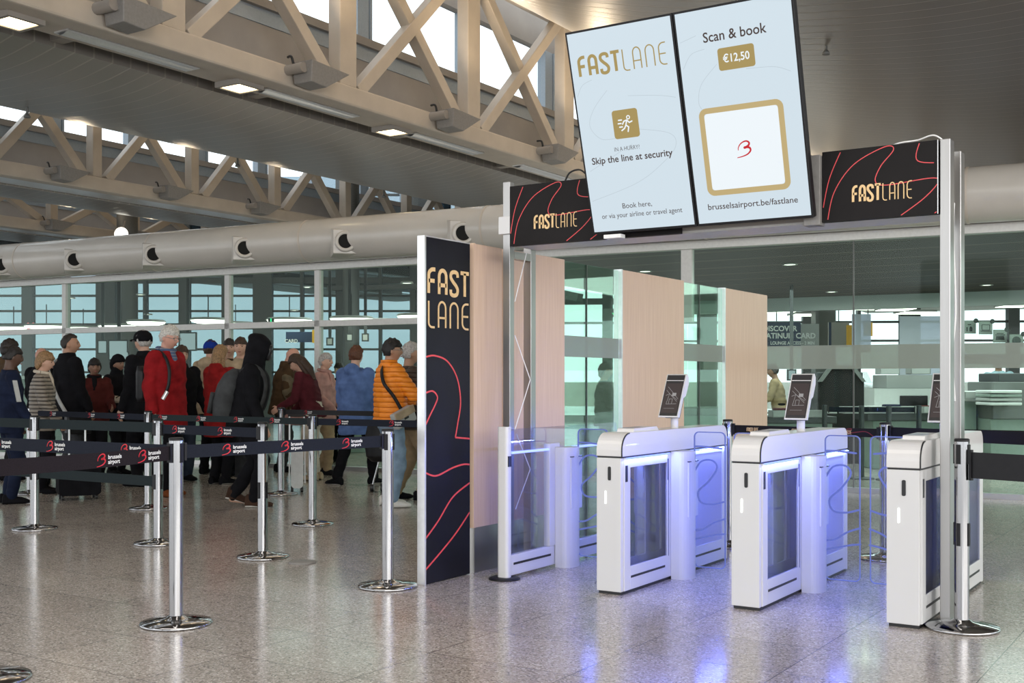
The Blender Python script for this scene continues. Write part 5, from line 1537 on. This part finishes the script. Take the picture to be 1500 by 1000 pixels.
t = worn(red, 'sling_bag', 'dark bag strap with pale buckle over the right shoulder of the red jacket', 'bag')
strap(red, t, [(.14, -.11, .50), (.145, -.02, .568), (.15, .095, .525), (.16, .162, .40), (.175, .172, .24), (.205, .145, .12)], .035, 'black_plastic')
strap(red, t, [(.20, .175, .16), (.23, .14, .08)], .042, 'silver_trim', 'buckle')
mb = MB(); rings(mb, [(red['pt'](.05, -.22, z), .13, b, V((1, 0, 0)), V((0, 1, 0))) for z, b in ((.05, .05), (.1, .08), (.35, .08), (.42, .04))], 16); mb.build('bag_body', 'black_plastic', t, local=True)

t = worn(burg, 'handbag', 'dusky pink handbag held at the front of the burgundy jacket', 'bag')
mb = MB(); c = burg['pt'](-.10, .26, .0)
rings(mb, [(c + V((0, 0, z)), a, b, V((.3, .95, 0)).normalized(), V((.95, -.3, 0)).normalized()) for z, a, b in ((-.10, .12, .05), (-.08, .17, .07), (0, .18, .075), (.07, .15, .05), (.09, .10, .02))], 18)
blob_mesh('bag_body', mb, .012, 2, 'cloth_pink', t)
strap(burg, t, [(-.14, .26, .06), (-.19, .12, .30), (-.15, .0, .53), (-.12, -.12, .48)], .025, 'cloth_burgundy')

def suitcase(loc, rz, label, mat, h=.52, w_=.36, d=.22, handle=.42, hm='silver_trim', tilt=0):
    t = thing('suitcase', label, 'suitcase', loc, rz)
    t.rotation_euler = (math.radians(tilt), 0, rz)
    b = MB().prism(rrect(-w_ / 2, w_ / 2, .05, .05 + h, .05), (V((0, 0, 0)), V((1, 0, 0)), V((0, 0, 1)), V((0, -1, 0))), -d / 2, d / 2).build('shell', mat, t, local=True, bevel=.03, seg=3)
    mb = MB()
    for k in (-.09, 0, .09): mb.box(k - .008, k + .008, -d / 2 - .004, -d / 2 + .002, .11, h - .01)
    mb.build('ribs', mat, t, local=True)
    for sx in (-1, 1):
        for sy in (-1, 1): MB().tube([(sx * w_ * .40 - .015, sy * d * .32, .028), (sx * w_ * .40 + .015, sy * d * .32, .028)], .028, 14).build('wheel', 'seam_black', t, local=True)
    mb = MB()
    for sx in (-1, 1): mb.tube([(sx * .085, d * .30, h), (sx * .085, d * .30, h + handle)], .011, 8)
    mb.build('handle_rods', hm, t, local=True)
    MB().tube([(-.105, d * .30, h + handle), (.105, d * .30, h + handle)], .017, 10).build('grip', 'seam_black', t, local=True)
    return t
suitcase((-10.95, 8.1, 0), YAW + .5, 'black suitcase with silver handle rods behind the lower slate belt', 'cloth_black', .40, .44, .28, .42, tilt=0)
suitcase((-9.52, 10.06, 0), YAW + .2, 'slim white suitcase standing right of the hooded walker', 'counter_white', .56, .14, .30, .34)
suitcase((-10.95, 10.72, 0), YAW - .3, 'dark upright suitcase gripped by the person in burgundy', 'cloth_charcoal', .58, .34, .24, .44)
t = thing('trolley_bag', 'black net bag with bent metal handle beside the blue parka', 'bag', (-8.65, 10.55, 0), YAW)
mb = MB(); rings(mb, [((0, 0, z), a, b, V((1, 0, 0)), V((0, 1, 0))) for z, a, b in ((.36, .10, .08), (.42, .17, .12), (.62, .19, .13), (.80, .15, .10), (.87, .07, .05))], 18); blob_mesh('bag_body', mb, .014, 2, 'black_plastic', t)
MB().tube([(-.10, .02, .06), (.03, .02, .55), (.09, .02, .96)], .012, 8).tube([(.02, .06, .06), (.13, .06, .55), (.04, .02, .98), (.12, .02, 1.04)], .012, 8).build('metal_handle', 'chrome', t, local=True)
mb = MB()
for x in (-.10, .02): mb.tube([(x - .02, .04, .05), (x + .02, .04, .05)], .05, 14)
mb.build('wheels', 'seam_black', t, local=True)
# pale stripe with letters down the navy sleeve
s_ = navy['s']
fr = frame(navy['sh'][0].lerp(navy['el'][0], .25) + V((.073 * s_, -.004, 0)), (0, -1, 0), (navy['sh'][0] - navy['el'][0]))
MB().fbox(fr, -.022, .022, -.20, .03, -.02, .008).build('sleeve_stripe', 'sign_grey', navy['root'], local=True)
# ---------------------------------------------------------------- inside the security hall, seen through the glass
def W_at(px, d):
    """plan point at depth d along the sight line that leaves the viewer in this direction"""
    r = (px - 750) / 1680 * d
    c, s = math.cos(YAW), math.sin(YAW)
    return V((r * c - d * s, r * s + d * c, 0))
CR = V((math.cos(YAW), math.sin(YAW), 0)); CB = V((math.sin(YAW), -math.cos(YAW), 0))
def disc_lamp(x, y, z, r, label, flat=.05):
    t = thing('disc_lamp', label, 'ceiling lamp', (x, y, z), group='wide disc lamps in the security hall')
    MB().lathe([(0, .05), (r * .9, .05), (r, .02), (r, 0)], (x, y, z), 40).build('lamp_rim', 'sign_grey', t)
    MB().lathe([(r * .97, .012), (r * .92, -.03), (r * .6, -.06), (0, -.07)], (x, y, z), 40).build('diffuser', 'cool_lamp', t)
    MB().tube([(x, y, z + .05), (x, y, z + .5)], .012, 6).build('cable', 'seam_black', t)
names = ['leftmost, at the left edge', 'second from the left edge', 'above the tall person in black', 'above the black cap', 'above the red jacket', 'right of the grey haired head', 'above the hooded head', 'above the brown waistcoat', 'above the pink scarf', 'above the blue parka', 'beside the black sign board']
for (px, py, d, r), n_ in zip(((20, 487, 27, .45), (68, 485, 26, .42), (122, 487, 30, .35), (178, 485, 26, .45), (214, 479, 24, .35), (305, 476, 22.5, .30), (345, 481, 30, .4), (424, 476, 24, .42), (515, 474, 22.5, .38), (560, 477, 28, .4), (609, 470, 22, .32)), names):
    p = W_at(px, d); disc_lamp(p.x, p.y, 1.31 + (558 - py + 7) * d / 1680, r * 1.15, 'white disc lamp behind the glass wall, ' + n_)
def rod(t, x, y, z):
    top = 2.99 if (z < 2.98 and x > -10 and y < 23) else (3.985 if x > -10 else 5.9)
    if top - z > .12 and top < 5: MB().tube([(x, y, z + .03), (x, y, top)], .012, 6).build('suspension_rod', 'column_dark', t)
def downlight(px, py, d, label):
    p = W_at(px, d); z = 1.31 + (558 - py) * d / 1680
    t = thing('downlight', label, 'ceiling lamp', (p.x, p.y, z), group='small round downlights behind the glass')
    MB().lathe([(.10, .03), (.115, 0), (.09, 0)], (p.x, p.y, z), 28).build('lamp_ring', 'sign_grey', t)
    MB().lathe([(.09, .008), (0, .006)], (p.x, p.y, z), 28).build('diffuser', 'cool_lamp', t)
    rod(t, p.x, p.y, z)
def rect_lamp(px, d, z, wd, dp, label):
    p = W_at(px, d)
    t = thing('panel_lamp', label, 'ceiling lamp', (p.x, p.y, z), group='flat panel lamps in the security hall')
    fr = (V((p.x, p.y, z)), CR, -CB, V((0, 0, 1)))
    MB().fbox(fr, -wd / 2 - .02, wd / 2 + .02, -dp / 2 - .02, dp / 2 + .02, .0, .05).build('lamp_housing', 'sign_grey', t)
    MB().fbox(fr, -wd / 2, wd / 2, -dp / 2, dp / 2, -.012, 0).build('diffuser', 'cool_lamp', t)
    rod(t, p.x, p.y, z)
# lamps set flush in the low slatted ceiling
for px, py, l in ((1157, 388, 'round downlight in the dark slatted ceiling above the middle gate'), (1218, 428, 'round downlight in the dark slatted ceiling near its far edge'), (1445, 418, 'round downlight in the dark slatted ceiling at the right edge'), (945, 398, 'round downlight in the dark slatted ceiling above a wooden panel'), (596, 415, 'round downlight in the dark ceiling just left of the black sign board')):
    d = 1.665 * 1680 / (558 - py)
    downlight(px, py, d, l)
for px, py, d, l in ((104, 437, 30, 'small downlight behind the glass above the tall person in black'), (206, 432, 28, 'small downlight behind the glass, above the black cap'), (217, 461, 30, 'small downlight behind the glass, close above the black cap'), (450, 421, 30, 'small downlight behind the glass, above the long dark hair'), (431, 455, 30, 'small downlight behind the glass, lower one above the waistcoat')):
    downlight(px, py, d, l)
for px, py, d, wd, l in ((1142, 456, 26, 1.0, 'flat panel lamp beyond the glass at the edge of the last wooden panel'), (1180, 461, 27, .9, 'flat panel lamp beyond the glass above the navy lounge sign'), (1312, 453, 26, .95, 'flat panel lamp beyond the glass, upper left of the pair near the post'), (1340, 458, 27, 1.0, 'flat panel lamp beyond the glass, lower right of the pair near the post'), (1488, 448, 25, .8, 'flat panel lamp beyond the glass at the right picture edge'), (1278, 452, 30, 1.0, 'flat panel lamp beyond the glass left of the pair')):
    rect_lamp(px, d, 1.31 + (558 - py) * d / 1680, wd * .7, .8, l)
# far wall and bright band of windows behind the checkpoint
def board(name, label, cat, px, d, z0, z1, wd, mat, th=.06, group=None):
    p = W_at(px, d)
    t = thing(name, label, cat, (p.x, p.y, z0), group=group)
    fr = (V((p.x, p.y, 0)), CR, V((0, 0, 1)), CB)
    MB().fbox(fr, -wd / 2, wd / 2, z0, z1, -th, 0).build('board', mat, t)
    if name in ('hanging_sign', 'arrow_sign', 'cross_sign'): rod(t, p.x - CB.x * th / 2, p.y - CB.y * th / 2, z1)
    return t, fr
zz = lambda py, d: 1.31 + (558 - py) * d / 1680
t, fr = board('hanging_sign', 'navy hanging sign about lounge access behind the glass, white lettering', 'sign', 1138, 24, zz(508, 24), zz(472, 24), 1.0, 'sign_navy')
mb = MB()
for s_, py, sz, a_, wd in (('DISCOVER', 481.5, .155, -.30, .72), ('PLATINUM CARD', 492, .155, -.38, 1.18), ('LOUNGE ACCESS - 2 MIN', 502.5, .095, -.14, .92)):
    f2 = (fr[0] + fr[1] * a_ + V((0, 0, zz(py, 24))), fr[1], fr[2], fr[3])
    mb.text(s_, sz, f2, 0, .012, 0, 'LEFT', .03, wd)
mb.build('lettering', 'logo_white', t)
MB().fbox(fr, .50, .90, zz(508, 24), zz(474, 24), -.10, -.06).build('pale_side', 'sign_grey', t)
t, fr = board('hanging_sign', 'dark blue and yellow hanging sign behind the glass above the waistcoat', 'sign', 438, 24, zz(501, 24), zz(486, 24), .55, 'sign_navy')
MB().fbox(fr, .275, .36, zz(502, 24), zz(483, 24), -.06, .005).build('yellow_end', 'sign_yellow', t)
f2 = (fr[0] + fr[1] * (-.16) + V((0, 0, zz(499.5, 24))), fr[1], fr[2], fr[3])
MB().text('CARD', .10, f2, 0, .012, 0, 'CENTER', .02).build('lettering', 'logo_white', t)
t, fr = board('hanging_sign', 'blue grey hanging sign with yellow end behind the glass right of the lounge sign', 'sign', 1229, 25, zz(508, 25), zz(472, 25), .45, 'plaster_grey')
MB().fbox(fr, -.225, -.17, zz(508, 25), zz(472, 25), 0, .01).build('dark_edge', 'sign_navy', t)
MB().fbox(fr, .16, .29, zz(508, 25), zz(476, 25), -.05, .012).build('yellow_end', 'sign_yellow', t)
t, fr = board('hanging_sign', 'small yellow hanging sign behind the glass, right of the white screen', 'sign', 1272, 27, zz(492, 27), zz(472, 27), .2, 'sign_yellow')
for px, d, a, b, wd, l in ((1262, 22, 516, 460, .36, 'tall pale hanging board behind the glass near the joint'), (1352, 21, 580, 463, .85, 'large translucent white board behind the glass beside the steel post')):
    t = board('pale_board', l, 'board', px, d, zz(a, d), zz(b, d), wd, 'frosted_white', .02)[0]
# four instruction tiles with small number badges, and the strip below them
for k, (px, py) in enumerate(((1420, 479), (1444, 480), (1465, 492), (1489, 499))):
    d = 13.4 - .15 * k
    t, fr = board('instruction_tile', ('grey instruction tile with bottles icon, right beside the steel post', 'grey instruction tile with laptop icon', 'grey instruction tile with clothing tray icon', 'grey instruction tile with round scanner icon at the right edge')[k], 'sign', px, d, zz(py + 9.5, d), zz(py - 9.5, d), .155, 'sign_grey', .01, 'instruction tiles on the glass')
    f2 = (fr[0] + V((0, 0, zz(py, d))), fr[1], fr[2], fr[3])
    mb = MB()
    if k == 0: mb.fbox(f2, -.035, -.02, -.05, .0, 0, .002).prism([(.0, -.05), (.035, -.05), (.035, -.01), (.02, .01), (.012, .01), (0, -.01)], f2, 0, .002).fbox(f2, -.02, .02, .025, .035, 0, .002)
    elif k == 1: mb.stroke(rrect(-.045, .045, -.025, .035, .004), .007, f2, 0, .002, closed=True).fbox(f2, -.06, .06, -.042, -.033, 0, .002)
    elif k == 2: mb.prism([(-.05, -.045), (.05, -.045), (.045, .0), (-.045, .0)], f2, 0, .002).fbox(f2, -.055, .055, .008, .018, 0, .002).fbox(f2, -.04, .04, .024, .034, 0, .002)
    else: mb.prism(arc(0, 0, .05, -30, 210, 14) + [(-.03, -.05), (.03, -.05)], f2, 0, .002)
    mb.build('icon', 'counter_dark', t)
    f3 = (f2[0] + f2[1] * .075 + V((0, 0, .075)), f2[1], f2[2], f2[3])
    MB().prism(arc(0, 0, .028, 0, 360, 16)[:-1], f3, .002, .005).build('number_badge', 'seam_black', t)
d = 13.3
t, fr = board('notice_strip', 'pale grey notice strip with dark lettering across the glass at the right edge', 'sign', 1452, d, zz(533, d), zz(518.5, d), .82, 'sign_grey', .006)
f2 = (fr[0] + fr[1] * (-.40) + V((0, 0, zz(523.5, d))), fr[1], fr[2], fr[3]); MB().text('Screening', .075, f2, 0, .002, 0, 'LEFT', .02).build('lettering', 'counter_dark', t)

# checkpoint furniture
def boxes(name, label, cat, px, d, parts, group=None):
    p = W_at(px, d)
    t = thing(name, label, cat, (p.x, p.y, 0), group=group)
    fr = (V((p.x, p.y, 0)), CR, V((0, 0, 1)), CB)
    for nm, a, b, z0, z1, n0, n1, m_ in parts: MB().fbox(fr, a, b, z0, z1, n0, n1).build(nm, m_, t, bevel=.012)
    return t, fr
t, fr = boxes('body_scanner', 'dark upright scanner arch behind the middle gate and glass', 'scanner', 1233, 18.2, [('side_wall', -.38, -.26, 0, 1.45, -.8, 0, 'counter_dark'), ('side_wall', .22, .34, 0, 1.45, -.8, 0, 'counter_dark')])
MB().prism([(-.38, 0), (.34, 0), (.34, 1.35), (.16, 1.54), (-.20, 1.54), (-.38, 1.35)], (fr[0], fr[1], fr[2], fr[3]), .0, .05).build('dark_curtain', 'gap_black', t)
MB().prism([(-.40, 1.3), (-.21, 1.56), (.17, 1.56), (.36, 1.3), (.30, 1.3), (.14, 1.5), (-.18, 1.5), (-.33, 1.3)], fr, .05, .09).build('hood', 'column_dark', t)
specs = [
 ('conveyor', 'long dark conveyor bench behind the glass left of the middle tablet', 'conveyor', 1170, 16.5, [('bed', -.9, .55, .70, .80, -.6, 0, 'counter_dark'), ('skirt', -.9, .5, .1, .7, -.55, -.05, 'green_grey_panel'), ('side_rail', -.9, .55, .84, .87, -.02, .02, 'sign_grey')]),
 ('conveyor', 'long roller conveyor behind the glass between middle tablet and steel post', 'conveyor', 1320, 17.0, [('bed', -.5, .95, .72, .84, -.7, 0, 'counter_dark'), ('skirt', -.4, .9, .0, .72, -.6, -.06, 'green_grey_panel'), ('side_rail', -.5, .95, .90, .93, -.02, .02, 'sign_grey')]),
 ('xray_machine', 'wide pale X-ray machine beyond the glass left of the steel post', 'scanner', 1330, 20.5, [('cabinet', -.6, .9, .55, 1.18, -1.0, 0, 'counter_white'), ('hood', -.35, .7, 1.18, 1.42, -.9, -.1, 'sign_grey'), ('base', -.5, .8, .0, .55, -.9, -.08, 'counter_dark'), ('tunnel', -.15, .35, .75, 1.05, 0, .02, 'gap_black')]),
 ('xray_machine', 'dark X-ray machine beyond the glass at the right picture edge', 'scanner', 1486, 16.0, [('cabinet', -.30, .75, .78, 1.30, -.9, 0, 'column_dark'), ('hood', -.18, .6, 1.30, 1.42, -.8, -.1, 'counter_dark'), ('base', -.3, .7, .0, .78, -.8, -.08, 'green_grey_panel')]),
 ('operator_desk', 'pale operator desk with trays beyond the glass right of the steel post', 'desk', 1436, 16.5, [('cabinet', -.22, .12, .0, 1.02, -.5, 0, 'green_grey_panel'), ('worktop', -.30, .14, 1.02, 1.06, -.55, .05, 'counter_white'), ('dark_door', -.06, -.04, .2, 1.0, 0, .01, 'counter_dark')]),
 ('tray_stack', 'stack of pale plastic trays on the machine at the right edge', 'trays', 1474, 15.6, [('tray', -.22, .22, .98 + .055 * k, 1.02 + .055 * k, -.5, 0, ('counter_white', 'sign_grey', 'green_grey_panel')[k % 3]) for k in range(4)]),
 ('counter', 'pale counter behind the queue at the left edge', 'counter', 40, 24, [('worktop', -1.6, 1.4, 1.35, 1.42, -.7, 0, 'counter_white'), ('front', -1.6, 1.4, .0, 1.35, -.65, -.05, 'green_grey_panel')]),
 ('counter', 'pale counter behind the queue below the dark column', 'counter', 200, 25, [('worktop', -1.3, 1.5, 1.3, 1.37, -.7, 0, 'counter_white'), ('front', -1.3, 1.5, .0, 1.3, -.65, -.05, 'green_grey_panel')]),
 ('counter', 'pale counter behind the pink scarf and blue parka', 'counter', 560, 21, [('worktop', -1.2, 1.6, 1.12, 1.18, -.7, 0, 'counter_white'), ('front', -1.2, 1.6, .0, 1.12, -.65, -.05, 'green_grey_panel')]),
 ('conveyor', 'dark bench behind the green glass and the rear wooden panels', 'conveyor', 1030, 17, [('bed', -.6, .6, .80, .92, -.6, 0, 'counter_dark'), ('skirt', -.55, .55, .05, .80, -.55, -.05, 'green_grey_panel')]),
]
for a in specs: boxes(*a)
def monitor(px, py, d, wd, ht, label, mat='monitor_glow'):
    p = W_at(px, d); z = zz(py, d)
    t = thing('monitor', label, 'monitor', (p.x, p.y, z), group='grey monitors behind the glass')
    fr = (V((p.x, p.y, z)), CR, V((0, 0, 1)), CB)
    MB().fbox(fr, -wd / 2, wd / 2, -ht / 2, ht / 2, -.05, 0).build('casing', 'counter_dark', t)
    MB().fbox(fr, -wd / 2 + .025, wd / 2 - .025, -ht / 2 + .025, ht / 2 - .025, 0, .004).build('screen', mat, t)
    MB().fbox(fr, -.03, .03, ht / 2, ht / 2 + 1.6, -.04, -.02).build('hanger', 'counter_dark', t)
monitor(173, 509, 22, .38, .30, 'pale monitor behind the glass above the headscarf')
monitor(150, 508, 23, .20, .28, 'narrow pale monitor behind the glass left of the headscarf')
monitor(174, 521, 22, .40, .18, 'low pale monitor behind the glass just above the headscarf')
monitor(275, 500, 22, .34, .36, 'greenish display behind the glass right of the grey haired head')
monitor(483, 500, 23, .14, .16, 'small square display behind the glass above the pink scarf, left', 'sign_grey')
monitor(512, 494, 23, .14, .16, 'small square display behind the glass above the pink scarf, middle', 'sign_grey')
monitor(535, 494, 23, .14, .16, 'small square display behind the glass above the blue parka', 'sign_grey')
monitor(1160, 549, 20, .16, .2, 'small blue display behind the glass beside the beige shirt')
t, fr = board('arrow_sign', 'small green lit arrow sign behind the glass, above the hooded head', 'sign', 397, 23, zz(478, 23), zz(466, 23), .12, 'counter_dark', .04)
c_ = (fr[0] + V((0, 0, zz(472, 23))), fr[1], fr[2], fr[3])
mb = MB(); mb.stroke([(0, .07), (0, -.06)], .025, c_, .002, .006); mb.stroke([(-.05, -.01), (0, -.065), (.05, -.01)], .025, c_, .002, .006); mb.build('lit_arrow', 'green_arrow', t)
t, fr = board('arrow_sign', 'small green lit arrow sign behind the glass beside a wooden panel', 'sign', 901, 24, zz(464, 24), zz(452, 24), .14, 'counter_dark', .04)
c_ = (fr[0] + V((0, 0, zz(458, 24))), fr[1], fr[2], fr[3])
mb = MB(); mb.stroke([(0, .07), (0, -.06)], .025, c_, .002, .006); mb.stroke([(-.05, -.01), (0, -.065), (.05, -.01)], .025, c_, .002, .006); mb.build('lit_arrow', 'green_arrow', t)
t, fr = board('cross_sign', 'small red lit cross sign behind the glass at the left', 'sign', 45, 26, zz(484, 26), zz(472, 26), .17, 'counter_dark', .04)
c_ = (fr[0] + V((0, 0, zz(478, 26))), fr[1], fr[2], fr[3])
mb = MB(); mb.stroke([(-.06, -.07), (.06, .07)], .035, c_, .002, .006); mb.stroke([(-.06, .07), (.06, -.07)], .035, c_, .002, .006); mb.build('lit_cross', 'red_cross', t)
# aircraft parked on the apron outside
def plane(px, d, L, label, rz):
    p = W_at(px, d)
    t = thing('airplane', label, 'airplane', (p.x, p.y, -4.4), rz, 'airplanes outside')
    r = L * .055
    pr = [(-L / 2, r * .2, 1.75), (-L * .40, r * .7, 1.2), (-L * .25, r, 1.0), (L * .36, r, 1.0), (L * .45, r * .7, .9), (L / 2, r * .1, .8)]
    MB().tube([(a, 0, r * (1 + c)) for a, b, c in pr], [b for a, b, c in pr], 16).build('fuselage', 'aircraft_white', t, local=True)
    MB().prism([(-L * .48, r * 2.7), (-L * .36, r * 2.6), (-L * .45, r * 6), (-L * .51, r * 6)], (V((0, 0, 0)), V((1, 0, 0)), V((0, 0, 1)), V((0, -1, 0))), -.2, .2).build('tail_fin', 'aircraft_white', t, local=True)
    for sy in (-1, 1):
        MB().prism([(L * .06, 0), (L * -.06, 0), (L * -.15, sy * L * .45), (L * -.10, sy * L * .45)], (V((0, 0, r * 1.5)), V((1, 0, 0)), V((0, 1, 0)), V((0, 0, 1))), -.2, .2).build('wing', 'aircraft_white', t, local=True)
        MB().tube([(L * .06, sy * L * .14, r * .8), (-L * .04, sy * L * .14, r * .8)], r * .45, 12).build('engine', 'grey_box', t, local=True)
plane(1262, 640, 30, 'white airplane parked outside, left one, seen right of the scanner arch', YAW - .2)
plane(1312, 520, 30, 'white airplane parked outside, right one, nearer the steel post', YAW + .1)

# oval floodlights burning on the far trusses
for px, py, d, l in ((56, 360, 36.5, 'small lit oval floodlight above the duct at the far left'), (178, 343, 31.5, 'small lit oval floodlight on the third truss')):
    p = W_at(px, d); z = zz(py, d)
    t = thing('oval_floodlight', l, 'floodlight', (p.x, p.y, z), group='oval floodlights on the far trusses')
    ax = (CR, V((0, 0, 1)), CB)
    MB().lathe([(0, -.12), (.12, -.10), (.20, 0), (.20, .03)], (p.x, p.y, z), 24, axis=ax).build('lamp_housing', 'truss_dark', t)
    MB().lathe([(.185, .02), (0, .05)], (p.x, p.y, z), 24, axis=ax).build('diffuser', 'cool_lamp', t)
    MB().beam((p.x, p.y, z), (p.x - CB.x * .3, p.y - CB.y * .3, z + .4), .04, .04).build('bracket', 'truss_dark', t)

# trays and stands around the checkpoint
TL = 'small plastic security tray lying on the equipment behind the glass'
TG = 'security trays behind the glass'
for k, (px, d, z, m_) in enumerate(((1250, 16.7, .84, 'counter_white'), (1278, 16.8, .84, 'sign_grey'), (1306, 16.8, .84, 'cloth_navy'), (1332, 16.9, .84, 'counter_white'), (1358, 16.9, .84, 'cloth_maroon'), (1146, 16.2, .80, 'cloth_burgundy'), (1190, 16.2, .80, 'sign_grey'), (1425, 16.3, 1.06, 'counter_white'), (1300, 20.0, 1.43, 'counter_white'), (1345, 20.0, 1.43, 'cloth_beige'))):
    p = W_at(px, d)
    t = thing('security_tray', TL, 'tray', (p.x, p.y, z), group=TG)
    fr = (V((p.x, p.y, z)), CR, V((0, 0, 1)), CB)
    mb = MB().fbox(fr, -.17, .17, 0, .012, -.14, .14)
    for a, b, c, e in ((-.17, .17, -.14, -.125), (-.17, .17, .125, .14), (-.17, -.155, -.14, .14), (.155, .17, -.14, .14)): mb.fbox(fr, a, b, .0, .10, c, e)
    mb.build('tray_shell', 'sign_grey', t)
    MB().fbox(fr, -.12, .11, .012, .09 + .02 * (k % 3), -.09, .10).build('contents', m_, t, bevel=.02)
for px, d, l in ((1262, 15.4, 'thin dark barrier stand behind the glass right of the scanner arch'), (1302, 15.2, 'thin dark barrier stand behind the glass left of the steel post'), (1346, 15.6, 'thin dark barrier stand behind the glass closest to the steel post'), (1208, 15.8, 'thin dark barrier stand behind the glass right of the middle tablet')):
    p = W_at(px, d)
    t = thing('barrier_stand', l, 'barrier post', (p.x, p.y, 0), group='dark barrier stands inside')
    MB().lathe([(0, 0), (.17, 0), (.165, .012), (.03, .03), (0, .03)], (p.x, p.y, 0), 28).build('base', 'counter_dark', t)
    MB().tube([(p.x, p.y, .02), (p.x, p.y, .98)], .035, 16).build('pole', 'counter_dark', t)
a_, b_ = W_at(1208, 15.8), W_at(1346, 15.6)
bl((a_.x, a_.y), (b_.x, b_.y), .92, .92, 'dark belt between thin stands inside the security hall', 'belt_navy', h=.07)
t, fr = boxes('ceiling_column', 'broad dark column behind the glass between lounge sign and yellow sign', 'column', 1209, 26, [('shaft', -.22, .22, 0, 3.98, -.4, 0, 'column_dark')])
